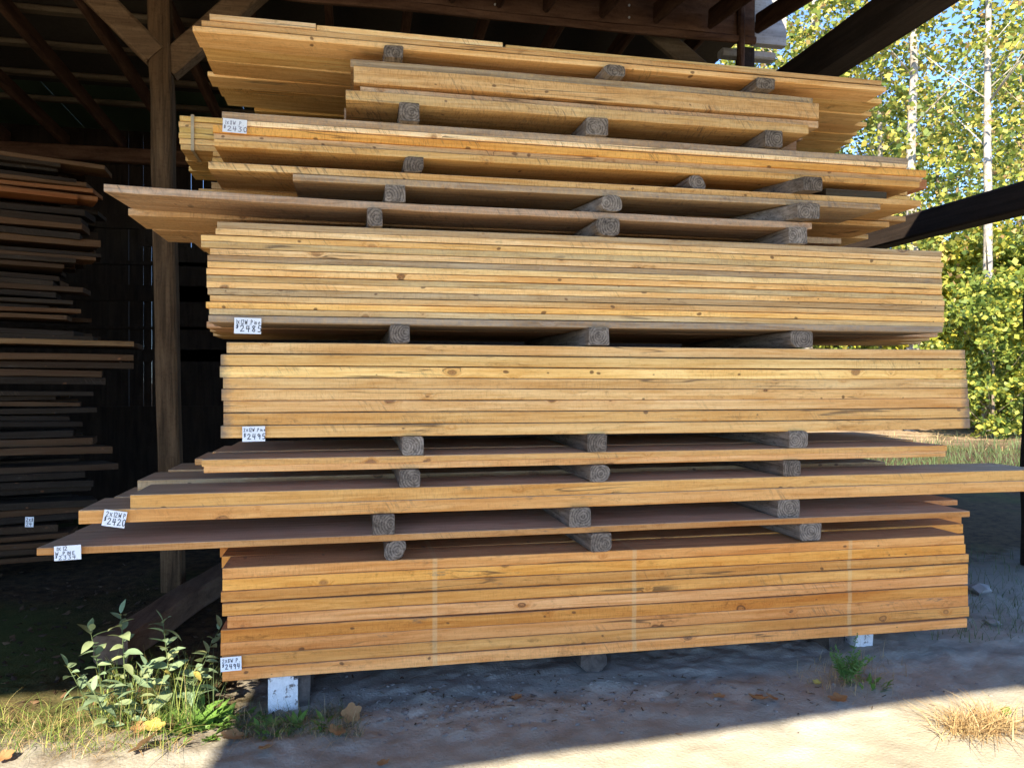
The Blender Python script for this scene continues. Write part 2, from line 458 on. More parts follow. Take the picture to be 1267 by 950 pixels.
M_straw = leaf_material('straw', [(0, (0.24, 0.14, 0.06)), (0.5, (0.42, 0.29, 0.13)), (1, (0.56, 0.43, 0.23))], 0.7, 0.15)
M_grass = leaf_material('grass_blades', [(0, (0.08, 0.14, 0.03)), (0.5, (0.17, 0.25, 0.05)), (0.8, (0.30, 0.32, 0.08)), (1, (0.44, 0.36, 0.16))], 0.6, 0.3)
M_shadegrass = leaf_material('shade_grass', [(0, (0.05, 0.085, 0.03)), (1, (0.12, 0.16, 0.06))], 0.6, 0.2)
M_milk = leaf_material('silvery_leaf', [(0, (0.12, 0.20, 0.11)), (0.7, (0.18, 0.26, 0.15)), (1, (0.26, 0.29, 0.13))], 0.65, 0.22)
M_weed = leaf_material('weed_leaf', [(0, (0.08, 0.19, 0.03)), (1, (0.16, 0.29, 0.06))], 0.5, 0.3)
M_fern = leaf_material('fern_leaf', [(0, (0.06, 0.14, 0.03)), (1, (0.13, 0.24, 0.06))], 0.6, 0.3)
M_dry = leaf_material('dry_leaf', [(0, (0.20, 0.085, 0.035)), (0.5, (0.32, 0.15, 0.06)), (1, (0.40, 0.25, 0.12))], 0.7, 0.2)
M_deadleaf = leaf_material('shaded_dead_leaf', [(0, (0.035, 0.022, 0.013)), (0.8, (0.09, 0.055, 0.03)), (1, (0.17, 0.10, 0.05))], 0.8, 0.1)  # darker copy of the dry leaves, shed floor shade put in
M_yel = leaf_material('yellow_leaf', [(0, (0.45, 0.36, 0.08)), (1, (0.55, 0.45, 0.12))], 0.6, 0.3)
M_crownA = leaf_material('autumn_leaves', [(0, (0.07, 0.12, 0.025)), (0.35, (0.19, 0.25, 0.045)), (0.65, (0.35, 0.36, 0.06)), (0.88, (0.50, 0.42, 0.09)), (1, (0.46, 0.29, 0.14))], 0.5, 0.4, 0.4)
M_crownB = leaf_material('green_leaves', [(0, (0.07, 0.12, 0.025)), (0.5, (0.18, 0.24, 0.04)), (0.85, (0.36, 0.38, 0.06)), (1, (0.50, 0.43, 0.07))], 0.5, 0.4, 0.4)
M_crownC = leaf_material('bright_yellow_leaves', [(0, (0.12, 0.18, 0.025)), (0.45, (0.32, 0.34, 0.035)), (1, (0.58, 0.50, 0.05))], 0.5, 0.4, 0.4)
M_trunkw = old_wood('pale_bark', (0.16, 0.145, 0.12), (0.48, 0.455, 0.41), (9, 9, 14))
M_trunkd = old_wood('brown_bark', (0.10, 0.08, 0.06), (0.26, 0.22, 0.17), (14, 14, 3))
M_rock = plain('clod', (0.22, 0.20, 0.18), 0.95, 0.35, 18, 0.05, 0.6)
M_palerock = plain('pale_rock', (0.26, 0.25, 0.24), 0.9, 0.2, 12, 0.1, 0.6)

# ------------------------------------------------------------------ ground
def axis(lo, hi, step, far, grow=1.35):
    a = []
    v = lo
    while v <= hi + 1e-6:
        a.append(v); v += step
    s, v = step, hi
    while v < far:
        s *= grow; v += s; a.append(v)
    s, v, pre = step, lo, []
    while v > -far:
        s *= grow; v -= s; pre.append(v)
    return pre[::-1] + a
def ground_h(x, y):
    if abs(x) > 30 or abs(y) > 30:
        return 0.0
    h = 0.020 * noise.noise(Vector((x * 0.9, y * 0.9, 3.1))) + 0.010 * noise.noise(Vector((x * 3.3, y * 3.3, 7.7)))
    h += 0.006 * noise.noise(Vector((x * 11, y * 11, 1.2)))
    # the bank under the pile lies a little higher towards the right
    t = min(max((x + 0.2) / 2.4, 0), 1) * min(max((y + 0.45) / 0.5, 0), 1)
    h += 0.035 * t
    rough = max(0, 1 - abs(y + 0.12) / 0.4)
    h += 0.016 * rough * noise.noise(Vector((x * 7, y * 7, 5.5)))
    if -0.9 < y < 0.7 and -1.5 < x < 3.6:          # crumbly clods, stronger off the trodden part
        q = Vector((x * 17, y * 17, 2.2))
        t = noise.turbulence(q, 3, False)
        am = 0.25 + 0.75 * min(max((y + 0.42) / 0.25, 0), 1)
        am *= 0.4 + 0.9 * max(0, noise.noise(Vector((x * 1.6, y * 1.6, 9.9))) + 0.45)
        h += am * 0.007 * (t - 0.45)
        c = abs(noise.noise(Vector((x * 6, y * 6, 6.6))))
        h -= am * 0.005 * max(0, 1 - c / 0.06)
    return h - 0.008
xs_ = axis(-1.3, 3.4, 0.016, 400, 1.25)
ys_ = axis(-0.85, 0.5, 0.014, 400, 1.25)
gv = [(x, y, ground_h(x, y)) for y in ys_ for x in xs_]
nx = len(xs_)
gf = [(j * nx + i, j * nx + i + 1, (j + 1) * nx + i + 1, (j + 1) * nx + i) for j in range(len(ys_) - 1) for i in range(nx - 1)]
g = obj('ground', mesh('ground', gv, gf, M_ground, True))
tag(g, 'sandy grey dirt yard, sunlit in front and shaded under the shed', kind='structure')

# ------------------------------------------------------------------ lumber shed
shed = empty('lumber_shed', (0, 1.85, 0))
tag(shed, 'dark open-sided timber lumber shed with posts, braces and slatted back wall', 'shed')
def part(name, mb, mat, parent=shed):
    o = mb.build(name, mat, None)
    o.parent = parent
    o.matrix_parent_inverse = Matrix.Translation(parent.matrix_world.translation).inverted() if parent.parent is None else Matrix.Identity(4)
    return o
bpy.context.view_layer.update()
rs = random.Random(5)

def rough_beam(a, b, w, h, mat, name, parent=shed, up=Vector((0, 0, 1)), seg=10, jit=0.004, cham=0.012):
    """a sawn timber from a to b, with worn edges; own origin at its middle, X axis along it"""
    a, b = Vector(a), Vector(b)
    d = (b - a); L = d.length; d.normalize()
    s = d.cross(up).normalized(); u = s.cross(d).normalized()
    mid = (a + b) / 2
    prof = [(-w/2+cham, -h/2), (w/2-cham, -h/2), (w/2, -h/2+cham), (w/2, h/2-cham), (w/2-cham, h/2), (-w/2+cham, h/2), (-w/2, h/2-cham), (-w/2, -h/2+cham)]
    V, F = [], []
    ph = rs.random() * 100
    for i in range(seg + 1):
        t = i / seg
        p = d * (t * L - L / 2)
        jx = jit * noise.noise(Vector((t * L * 2, ph, 0))) * 2
        jz = jit * noise.noise(Vector((t * L * 2, ph, 9))) * 2
        for k, (x, z) in enumerate(prof):
            q = jit * noise.noise(Vector((t * L * 5, ph + k * 3.3, 4)))
            V.append(p + s * (x + jx + q) + u * (z + jz + q))
    for i in range(seg):
        for k in range(8):
            F.append((i * 8 + k, i * 8 + (k + 1) % 8, (i + 1) * 8 + (k + 1) % 8, (i + 1) * 8 + k))
    F.append(tuple(range(8))[::-1]); F.append(tuple(seg * 8 + k for k in range(8)))
    me = mesh(name, V, F, mat)
    o = bpy.data.objects.new(name, me)
    base = parent.matrix_world.translation if parent is not None else Vector((0, 0, 0))
    o.location = mid - base
    link(o, parent)
    return o

YH = 1.85
XL, XR = X(200.5, YH), X(921, YH)
ZH = 3.42
pxa, pxb = X(210.5, YH), X(198.5, YH)
plean = (pxb - pxa) / (3.4 - 0.76)
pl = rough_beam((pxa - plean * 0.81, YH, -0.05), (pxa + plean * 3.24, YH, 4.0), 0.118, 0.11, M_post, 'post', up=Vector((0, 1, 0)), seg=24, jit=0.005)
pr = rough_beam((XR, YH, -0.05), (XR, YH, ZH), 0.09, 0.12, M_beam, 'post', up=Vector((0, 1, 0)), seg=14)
# braces off the left post
def zat(px, py): return Zat(px, py, YH)
rough_beam((X(196, YH), YH - 0.01, zat(196, 72)), (X(72, YH), YH - 0.01, zat(72, -52)), 0.135, 0.12, M_brace, 'brace', up=Vector((0, 1, 0)))
rough_beam((X(206, YH), YH + 0.02, zat(206, 84)), (X(345, YH), YH + 0.02, zat(345, -38)), 0.135, 0.12, M_brace, 'brace', up=Vector((0, 1, 0)))
rough_beam((X(808, YH), YH + 0.06, zat(808, 30)), (X(900, YH), YH + 0.06, zat(900, 108)), 0.13, 0.06, M_purlin, 'brace', up=Vector((0, 1, 0)))
rough_beam((X(907, YH), YH - 0.10, ZH - 0.45), (X(907, YH), YH - 0.10, 3.75), 0.045, 0.05, M_rafter, 'post', up=Vector((0, 1, 0)))
# header along the old bay, outside light on its right end painted grey
hx0, hx1 = X(300, YH) - 0.1, X(925, YH)
hd = rough_beam((XL + 0.15, YH - 0.06, ZH + 0.20), (hx1, YH - 0.06, ZH + 0.20), 0.05, 0.36, M_header, 'header', jit=0.005)
rough_beam((XL + 0.15, YH - 0.095, ZH + 0.03), (hx1, YH - 0.095, ZH + 0.03), 0.035, 0.05, M_header, 'ledger', jit=0.004)
rough_beam((hx1 + 0.003, YH - 0.055, ZH + 0.19), (X(964, YH), YH - 0.055, ZH + 0.19), 0.06, 0.34, M_headend, 'header_end', jit=0.002, cham=0.003)
rough_beam((hx1 - 0.2, YH - 0.0, ZH - 0.03), (X(955, YH), YH - 0.0, ZH - 0.03), 0.09, 0.05, M_headend, 'plate_end')
nail_me = None
for px_, py_ in ((440, 3), (613, 5), (779, 6), (779, 21), (779, 34), (826, 38), (894, 43), (894, 15)):
    mb = MB()
    c = Vector((X(px_, YH - 0.1), YH - 0.087, Zat(px_, py_, YH - 0.1)))
    mb.tube([c, c + Vector((0, -0.006, 0))], [0.008, 0.007], 7)
    part('nail_head', mb, M_nail)
# rafters that hang from the header and run forward over the yard
ky = (LDIR.y / -LDIR.z); kxx = (LDIR.x / -LDIR.z)
SHY = -0.60                                      # where the eave's shadow lies on the dirt at its left end
EAVE_M = 0.082                                   # the eave is not quite square to the pile
EZ = 3.02
EY = SHY - EZ * ky                               # front eave
XSPLIT = -0.47 - (EZ + 0.02) * kxx
EYx = lambda x: EY + EAVE_M * (x - XSPLIT)
ZR = ZH + 0.42
zEf = lambda y: EZ + (ZR - EZ) * (y - EY) / (YH - EY)
for px_ in (560, 618, 676, 746, 812, 880, 938):
    x_ = X(px_, YH - 0.13)
    rough_beam((x_, YH - 0.125, ZH + 0.13), (x_ + 0.05, EYx(x_) + 0.1, EZ - 0.07), 0.04, 0.13, M_rafter, 'rafter', jit=0.002)
for x_ in (3.1, 3.6, 4.1, 4.6):
    rough_beam((x_, 0.5, zEf(0.5) - 0.07), (x_, EYx(x_) + 0.1, EZ - 0.07), 0.04, 0.1, M_rafter, 'rafter', jit=0.002)  # rafters of the unseen right sheet, added with it
# heavy tie beams that run forward past the camera
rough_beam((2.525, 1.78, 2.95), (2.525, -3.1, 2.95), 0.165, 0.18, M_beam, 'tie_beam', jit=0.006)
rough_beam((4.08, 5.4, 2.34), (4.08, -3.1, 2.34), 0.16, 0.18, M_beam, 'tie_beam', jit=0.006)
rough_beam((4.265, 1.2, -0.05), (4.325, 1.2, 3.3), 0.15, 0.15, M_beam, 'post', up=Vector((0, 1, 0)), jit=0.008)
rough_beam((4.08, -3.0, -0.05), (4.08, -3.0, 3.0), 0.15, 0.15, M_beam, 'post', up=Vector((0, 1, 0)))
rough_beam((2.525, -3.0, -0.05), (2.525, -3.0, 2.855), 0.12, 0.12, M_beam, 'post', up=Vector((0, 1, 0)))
# roof: front slope over the pile, a shorter eave on the left, back slope over the old bay
def slab(name, p00, p10, p11, p01, th, mat):
    mb = MB()
    lo = [Vector(p) for p in (p00, p10, p11, p01)]
    mb.v = lo + [p + Vector((0, 0, th)) for p in lo]
    mb.f = [(3, 2, 1, 0), (4, 5, 6, 7), (0, 1, 5, 4), (1, 2, 6, 5), (2, 3, 7, 6), (3, 0, 4, 7)]
    return part(name, mb, mat)
ZR = ZH + 0.42
zs = lambda y: EZ + (ZR - EZ) * (y - EY) / (YH - EY)
EYs = EY
EY2 = EYs + 0.84
xsplit = XSPLIT
zE = lambda y: EZ + (ZR - EZ) * (y - EYs) / (YH - EYs)
slab('roof_sheet', (xsplit, EYs, EZ), (2.66, EYx(2.66), EZ), (2.66, YH, ZR), (xsplit, YH, ZR), 0.03, M_roof)
slab('roof_sheet', (2.663, EYx(2.663), EZ), (5.2, EYx(5.2), EZ), (5.2, 0.55, zE(0.55)), (2.663, 0.55, zE(0.55)), 0.03, M_roof)  # unseen sheet added over the right bay to shade the ground
slab('roof_sheet', (-7.5, EY2, zE(EY2)), (xsplit - 0.003, EY2, zE(EY2)), (xsplit - 0.003, YH, ZR), (-7.5, YH, ZR), 0.03, M_roof)
YB = 5.4
ZB = 3.70
def zback(y): return ZR + (ZB - ZR) * (y - YH) / (YB - YH)
slab('roof_sheet', (-7.5, YH + 0.003, ZR), (2.9, YH + 0.003, ZR), (2.9, 4.3, zback(4.3)), (-7.5, 4.3, zback(4.3)), 0.03, M_roof)
for k in range(11):                              # rear bay roof sheets, reflected foliage put into their colour as green
    x0 = -6.6 + 0.8 * k
    slab('green_roof_sheet', (x0 + 0.004, 4.303, zback(4.3)), (x0 + 0.80, 4.303, zback(4.3)), (x0 + 0.80, YB + 0.3, zback(YB + 0.3)), (x0 + 0.004, YB + 0.3, zback(YB + 0.3)), 0.008, M_green)
for k in range(18):
    x_ = -6.4 + 0.52 * k
    rough_beam((x_, YH + 0.05, ZR - 0.14), (x_, YB, ZB - 0.14), 0.05, 0.13, M_rafter, 'rafter', jit=0.002, seg=4)
for y_ in (2.4, 2.95, 3.5, 4.05, 4.6):
    rough_beam((-7.0, y_, zback(y_) - 0.035), (2.85, y_, zback(y_) - 0.035), 0.09, 0.04, M_purlin, 'purlin', jit=0.002, seg=8)
rough_beam((-7.2, YB - 0.1, ZB - 0.28), (2.85, YB - 0.1, ZB - 0.28), 0.1, 0.14, M_header, 'wall_plate', jit=0.003)
# back wall: upright boards with cracks of daylight between some of them
bw = bpy.data.objects.new('back_wall', None)
link(bw, shed)
bpy.context.view_layer.update()
cr_x = sorted(X(p, YB) for p in (160, 178, 188, 237, 252))
rb = random.Random(11)
edges = [-7.4]
while edges[-1] < 4.35:
    nxt = edges[-1] + 0.128 + rb.uniform(-0.012, 0.012)
    for c_ in cr_x:
        if edges[-1] + 0.03 < c_ < nxt + 0.05 and not any(abs(e_ - c_) < 0.002 for e_ in edges):
            nxt = c_
            break
    edges.append(nxt)
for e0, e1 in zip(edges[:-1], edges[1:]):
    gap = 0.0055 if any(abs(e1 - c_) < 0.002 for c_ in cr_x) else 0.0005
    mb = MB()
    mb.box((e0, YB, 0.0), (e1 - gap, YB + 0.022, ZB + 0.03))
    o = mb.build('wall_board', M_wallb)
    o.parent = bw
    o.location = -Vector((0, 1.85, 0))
for z0_, z1_, xa_, xb_ in ((2.72, 2.86, -7.2, 4.33), (2.0, 2.16, -7.2, 4.33), (2.36, 2.40, -7.2, 4.33), (1.72, 1.75, -7.2, 4.33), (1.40, 1.52, -7.2, 4.33), (0.0, 0.95, -7.2, 4.33), (0.951, 2.55, X(212, YB), 4.33), (2.551, 2.719, X(172, YB), X(212, YB))):
    mb = MB(); mb.box((xa_, YB - 0.04, z0_), (xb_, YB - 0.003, z1_)); part('wall_girt', mb, M_wallb)
mb = MB(); mb.box((-7.5, -1.2, 0), (-7.46, YB, 3.9)); part('side_wall', mb, M_wallb)

# ------------------------------------------------------------------ planks
rp = random.Random(21)
def plank_mesh(x0, x1, wd, th, mat, bow=0.0, bowx=0.0, seed=0, cham=0.0022, ragged=0.0012, cut0=0.0, cut1=0.0, wane=0.0, wave=0.0032, wseed=None):
    n = max(6, int((x1 - x0) / 0.12))
    V, F = [], []
    prof = [(0, cham), (cham, 0), (wd - cham, 0), (wd, cham), (wd, th - cham), (wd - cham, th), (cham, th), (0, th - cham)]
    for i in range(n + 1):
        t = i / n
        x = x0 + (x1 - x0) * t
        fy = ragged * 1.6 * noise.noise(Vector((x * 1.7, seed * 3.1, 0.5))) + ragged * noise.noise(Vector((x * 9, seed * 3.1, 2.5)))
        bz = bow * max(0.0, 1 - t / 0.45) ** 2 + bowx * max(0.0, (t - 0.55) / 0.45) ** 2
        bz += wave * noise.noise(Vector((x * 0.55, (seed if wseed is None else wseed) * 7.7, 4.4)))
        bz += ragged * 0.5 * noise.noise(Vector((x * 1.3, seed, 8.5)))
        for k, (y, z) in enumerate(prof):
            j = ragged * 0.6 * noise.noise(Vector((x * 14, seed + k * 5.5, 1.5)))
            yy = y + (fy if y < wd / 2 else -fy)
            zz = z + bz + (j if z < th / 2 else -abs(j))
            if wane and k in (0, 7, 1, 6) and z > th / 2:
                zz -= wane * max(0, noise.noise(Vector((x * 1.1, seed, 3.3))))
            xx = x
            if i == 0: xx += cut0 * y / wd
            if i == n: xx += cut1 * y / wd
            V.append((xx, yy, zz))
    for i in range(n):
        for k in range(8):
            F.append((i * 8 + (k + 1) % 8, i * 8 + k, (i + 1) * 8 + k, (i + 1) * 8 + (k + 1) % 8))
    F.append(tuple(range(8))); F.append(tuple(n * 8 + k for k in range(8))[::-1])
    return mesh('plank', V, F, mat)

_pc = [0]
def plank(pl_, pr_, y0, wd, z0, th, col, label, group=None, grey=0.0, mat=None, name='plank', **kw):
    """a plank whose front edge lies at y0 from photo column pl_ to pr_"""
    _pc[0] += 1
    a, b = X(pl_, y0), X(pr_, y0)
    o = obj(name, plank_mesh(a, b, wd, th, mat or M_pine, seed=_pc[0] * 1.37, **kw), None, (0, y0, z0))
    v = rp.uniform(0.82, 1.10)
    if name == 'plank' and mat is not M_bottom:
        grey = min(0.9, grey + rp.choice([0.0, 0.0, 0.04, 0.08, 0.15]))
    elif mat is M_bottom:
        grey = rp.choice([0.0, 0.0, 0.03, 0.06])
    o.color = (col[0] * v, col[1] * v * rp.uniform(0.95, 1.05), col[2] * v * rp.uniform(0.85, 1.18), grey)
    tag(o, label, 'plank', group)
    return o

ORANGE = (0.64, 0.315, 0.095)
PINE = (0.66, 0.43, 0.19)
PALE = (0.72, 0.52, 0.27)
TAN = (0.52, 0.36, 0.19)
DUN = (0.40, 0.30, 0.19)

# bottom bundle (2x8), nine high
z = 0.122
th = 0.0456
left0 = [275, 275, 273, 274.5, 281, 273, 272.5, 274, 274.5]
right0 = [1193, 1195, 1199, 1198, 1198, 1198, 1198.5, 1199.5, 1197]
tint0 = [0.95, 1.02, 0.90, 0.88, 1.08, 0.88, 1.0, 0.98, 0.98]
GB0 = 'planks of the lowest bundle'
yb0 = [686.6, 700, 714.3, 728, 743.5, 758.5, 774.3, 790, 805, 819.3]
zb0 = [z + (819.3 - y_) / (819.3 - 686.6) * 9 * th for y_ in yb0]
for i in range(9):
    zz = zb0[i + 1]
    thi = zb0[i] - zb0[i + 1]
    kw = dict(wave=0.007, wseed=1.0, wane=0.012 if i == 8 else 0.004 * (i % 3))
    c = tuple(q * tint0[i] for q in ORANGE)
    if i == 4: c = (c[0] * 1.02, c[1] * 1.12, c[2] * 1.3)
    plank(left0[i], right0[i], rp.uniform(-0.005, 0.006), 0.19, zz, thi - rp.choice([0.0012, 0.0018, 0.0026, 0.0034]), c,
          '%s orange pine plank from the top of the lowest nine-plank bundle' % ORD[i], GB0, mat=M_bottom, **kw)
plank(274, 1192, 0.193, 0.19, z + 8 * th, th - 0.001, ORANGE, 'orange pine plank in the second row on top of the lowest bundle', GB0, mat=M_bottom)
plank(272, 1190, 0.386, 0.19, z + 8 * th, th - 0.001, ORANGE, 'orange pine plank in the third row on top of the lowest bundle', GB0, mat=M_bottom)
def rear_stack(name, label, pl_, pr_, y0, wd, rows, z0, th, n, col, mat, skip_top=0, cat='planks'):
    mbv, mbf = [], []
    for r in range(rows):
        for i in range(n - (skip_top if r < 2 else 0)):
            yy = y0 + r * (wd + 0.003)
            a = X(pl_, 0) + rp.uniform(-0.012, 0.02); b = X(pr_, 0) + rp.uniform(-0.02, 0.012)
            k = len(mbv)
            m = MB(); m.box((a, yy, z0 + i * th), (b, yy + wd, z0 + (i + 1) * th - 0.0012))
            mbv += m.v; mbf += [tuple(q + k for q in f) for f in m.f]
    o = obj(name, mesh(name, mbv, mbf, mat))
    o.color = (*col, 0.1)
    tag(o, label, cat, None, 'stuff')
    return o
rear_stack('rear_planks', 'mass of planks filling the lowest bundle behind its front row', 272, 1196, 0.193, 0.19, 4, z, th, 9, ORANGE, M_bottom, skip_top=1)

# single board layer tagged 2334
z1 = 0.6056
GL1 = 'wide boards of the layer over the lowest bundle'
BR = (0.42, 0.215, 0.105)
plank(45, 1200, -0.012, 0.285, z1, 0.0255, BR, 'long reddish board sticking out farthest left, front edge tagged 2334', GL1, cut0=0.03, mat=M_weather)
plank(92, 1185, 0.277, 0.285, z1, 0.0255, BR, 'grey-topped board lying directly behind the reddish board tagged 2334', GL1, cut0=0.02, mat=M_weather)
plank(250, 1150, 0.566, 0.285, z1, 0.0255, BR, 'third board back in the thin layer tagged 2334', GL1)
plank(265, 945, 0.60, 0.25, z1 + 0.0262, 0.026, ORANGE, 'brown board lying on the rear of the layer tagged 2334', GL1)
plank(600, 1087, 0.50, 0.20, 0.5335, 0.027, ORANGE, 'short orange board resting on the lowest bundle beside its right spacer', GL1)
# 2x12 pair tagged 2420
z2 = 0.7077
GL2 = 'long two-by-twelve planks tagged 2420'
C2 = (0.66, 0.38, 0.135)
plank(97, 1300, -0.006, 0.285, z2, 0.0475, C2, 'long lower orange plank carrying the tilted 2420 tag, front row', GL2, mat=M_weather)
plank(161, 1290, 0.0, 0.285, z2 + 0.0485, 0.0475, C2, 'long orange plank lying on top of the plank tagged 2420', GL2, mat=M_weather)
plank(141, 1250, 0.285, 0.285, z2, 0.0475, C2, 'plank behind the lower plank of the pair tagged 2420', GL2, mat=M_weather)
plank(170, 1096, 0.42, 0.285, z2 + 0.0485, 0.0475, TAN, 'shaded brown plank behind the upper plank of the pair tagged 2420', GL2, mat=M_weather)
plank(208, 1060, 0.78, 0.285, z2 + 0.0485, 0.0475, TAN, 'rearmost dull plank of the tagged 2420 layer, ending before the post', GL2)
plank(230, 1060, 0.78, 0.285, z2, 0.0475, TAN, 'plank under the rearmost plank of the tagged 2420 layer', GL2)
# two thin layers
z3 = 0.8718
GL3 = 'thin boards below the 2495 bundle'
C3 = (0.64, 0.375, 0.15)
plank(249.5, 1172, -0.004, 0.285, z3 + 0.0256, 0.025, C3, 'upper thin board of the pair just below the bundle tagged 2495', GL3, cut1=-0.03, mat=M_weather)
plank(252, 1170, 0.0, 0.285, z3, 0.025, C3, 'lower thin board of the pair just below the bundle tagged 2495', GL3, cut1=-0.03, mat=M_weather)
plank(241, 1150, 0.288, 0.285, z3, 0.025, C3, 'lower thin board one row behind the pair under the 2495 bundle', GL3, mat=M_weather)
plank(263, 1130, 0.288, 0.285, z3 + 0.0256, 0.025, C3, 'upper thin grey-topped board one row behind the pair under the 2495 bundle', GL3, mat=M_weather)
plank(285, 1100, 0.576, 0.285, z3 + 0.0256, 0.025, C3, 'upper thin board two rows behind the pair under the 2495 bundle', GL3, mat=M_weather)
plank(280, 1090, 0.576, 0.285, z3, 0.025, C3, 'lower thin board two rows behind the pair under the 2495 bundle', GL3, mat=M_weather)
# bundle tagged 2495 (2x12), eight high
z4 = 0.9938
th4 = 0.04346
left4 = [280.5, 273, 272, 276, 274, 276.5, 276.5, 273]
right4 = [1194, 1195, 1195.5, 1197, 1198, 1199, 1200, 1200.5]
tint4 = [(0.74, 0.50, 0.25), (0.64, 0.43, 0.175), (0.74, 0.54, 0.26), (0.70, 0.46, 0.20), (0.67, 0.43, 0.18), (0.74, 0.49, 0.22), (0.60, 0.35, 0.11), (0.69, 0.44, 0.17)]
yb4 = [425.3, 439, 453, 467, 480, 494, 507.6, 522.5, 537.6]
zb4 = [z4 + (537.6 - y_) / (537.6 - 425.3) * 8 * th4 for y_ in yb4]
for i in range(8):
    plank(left4[i], right4[i], rp.uniform(-0.005, 0.006), 0.288, zb4[i + 1], zb4[i] - zb4[i + 1] - rp.choice([0.0012, 0.0018, 0.0026, 0.0034]), tint4[i],
          '%s thick pine plank from the top of the eight-plank bundle tagged 2495' % ORD[i], 'planks of the bundle tagged 2495', mat=M_pine_end, wave=0.006, wseed=2.0, wane=0.003 * (i % 3))
rear_stack('rear_planks', 'mass of planks filling the bundle tagged 2495 behind its front row', 274, 1196, 0.291, 0.288, 3, z4, th4, 8, PINE, M_pine)
# bundle tagged 2485 (1x12), fourteen high over a grey layer
z5g = 1.4105
GB5 = 'boards of the bundle tagged 2485'
plank(258, 1166, -0.004, 0.288, z5g, 0.0252, TAN, 'grey-edged bottom board of the bundle tagged 2485', GB5, grey=0.75)
for r in range(3):
    plank(256 + 4 * r, 1160 - 10 * r, 0.288 + 0.29 * r, 0.288, z5g, 0.025, TAN, 'bottom board of the bundle tagged 2485, %s row back' % ORD[r + 1], GB5, grey=0.2)
z5 = 1.4368
th5 = 0.02378
left5 = [269, 267, 249, 249, 260, 257, 257, 255.5, 256, 256, 257, 260, 255, 259]
tone5 = [('DUN', .35), ('PALE', .1), ('PALE', 0), ('DUN', .45), ('PALE', 0), ('DUN', .55), ('PALE', 0), ('PINE', 0), ('DUN', .35), ('PINE', 0), ('DUN', .1), ('PINE', 0), ('PINE', 0), ('TAN', .1)]
pal = dict(DUN=(0.50, 0.37, 0.20), PALE=(0.74, 0.54, 0.27), PINE=(0.70, 0.47, 0.20), TAN=(0.58, 0.42, 0.21))
for i in range(14):
    nm, gr = tone5[i]
    plank(left5[i], 1167 + rp.uniform(-3, 3), rp.uniform(-0.004, 0.006), 0.288, z5 + (13 - i) * th5, th5 - rp.choice([0.0009, 0.0012, 0.0018, 0.0026]), pal[nm],
          '%s thin board from the top of the fourteen-board bundle tagged 2485' % ORD[i], GB5, grey=gr * 0.8, cham=0.0016, wave=0.006, wseed=3.0)
rear_stack('rear_planks', 'mass of thin boards filling the bundle tagged 2485 behind its front row', 258, 1164, 0.294, 0.288, 3, z5, th5, 14, PINE, M_pine)
# rough grey layer
z6 = 1.838
GL6 = 'rough grey boards over the 2485 bundle'
G6 = (0.56, 0.39, 0.22)
plank(129, 1004, -0.008, 0.27, z6, 0.0275, G6, 'rough grey board jutting farthest left above the bundle tagged 2485', GL6, mat=M_rough, grey=0.6, bow=0.018, ragged=0.004, cut0=0.02)
plank(159, 1041, 0.275, 0.27, z6 - 0.004, 0.0275, G6, 'middle of three pale boards jutting left past the post', GL6, mat=M_rough, grey=0.25, ragged=0.003)
plank(189, 1074, 0.56, 0.28, z6 - 0.003, 0.0275, G6, 'lowest-looking of three pale boards jutting left past the post', GL6, mat=M_rough, grey=0.15, ragged=0.003)
plank(240, 1090, 0.85, 0.25, z6 - 0.003, 0.0275, G6, 'rearmost board in the rough grey layer', GL6, grey=0.3)
# L7
z7 = 1.9306
GL7 = 'boards below the stack tagged 2430'
plank(362.5, 1089, -0.004, 0.285, z7, 0.0245, TAN, 'grey-edged lower board under the stack tagged 2430', GL7, mat=M_rough, grey=0.6)
plank(258, 1139, 0.002, 0.285, z7 + 0.0252, 0.0255, (0.62, 0.39, 0.16), 'orange upper board with knots under the stack tagged 2430', GL7, mat=M_rough)
plank(246, 1100, 0.30, 0.285, z7, 0.0245, TAN, 'dull board one row behind the grey-edged board under the 2430 stack', GL7, mat=M_rough)
plank(262, 1120, 0.292, 0.285, z7 + 0.0252, 0.0255, TAN, 'dull upper board one row back under the 2430 stack', GL7, mat=M_rough)
plank(300, 1074, 0.60, 0.285, z7, 0.0245, TAN, 'rear lower board under the 2430 stack', GL7, mat=M_rough)
plank(1022, 1097, 0.0, 0.12, 1.9835, 0.027, (0.05, 0.042, 0.036), 'short dark-edged offcut lying beside the right spacer under the 2430 stack', GL7, grey=0.0)
# L8
z8 = 2.039
GL8 = 'boards of the stack tagged 2430'
plank(265.5, 1137, -0.004, 0.285, z8, 0.026, (0.68, 0.43, 0.16), 'bottom front board of the stack tagged 2430', GL8, mat=M_rough)
plank(265, 1140, 0.008, 0.285, z8 + 0.0264, 0.0212, (0.58, 0.40, 0.19), 'second board from the bottom of the stack tagged 2430', GL8, grey=0.12)
plank(264, 1145.5, 0.0, 0.285, z8 + 0.048, 0.0288, (0.66, 0.37, 0.125), 'orange third board from the bottom of the stack tagged 2430', GL8, mat=M_rough)
plank(300, 1122, -0.005, 0.285, z8 + 0.0774, 0.018, (0.80, 0.64, 0.38), 'cream bright-edged board near the top of the stack tagged 2430', GL8, mat=M_rough)
plank(275, 1123, -0.002, 0.285, z8 + 0.096, 0.0275, TAN, 'grey weathered top board of the stack tagged 2430', GL8, mat=M_rough, grey=0.85)
plank(700, 1146, 0.29, 0.2, z8 + 0.078, 0.045, (0.42, 0.20, 0.10), 'reddish plank end behind the grey top board of the 2430 stack', GL8, mat=M_rough)
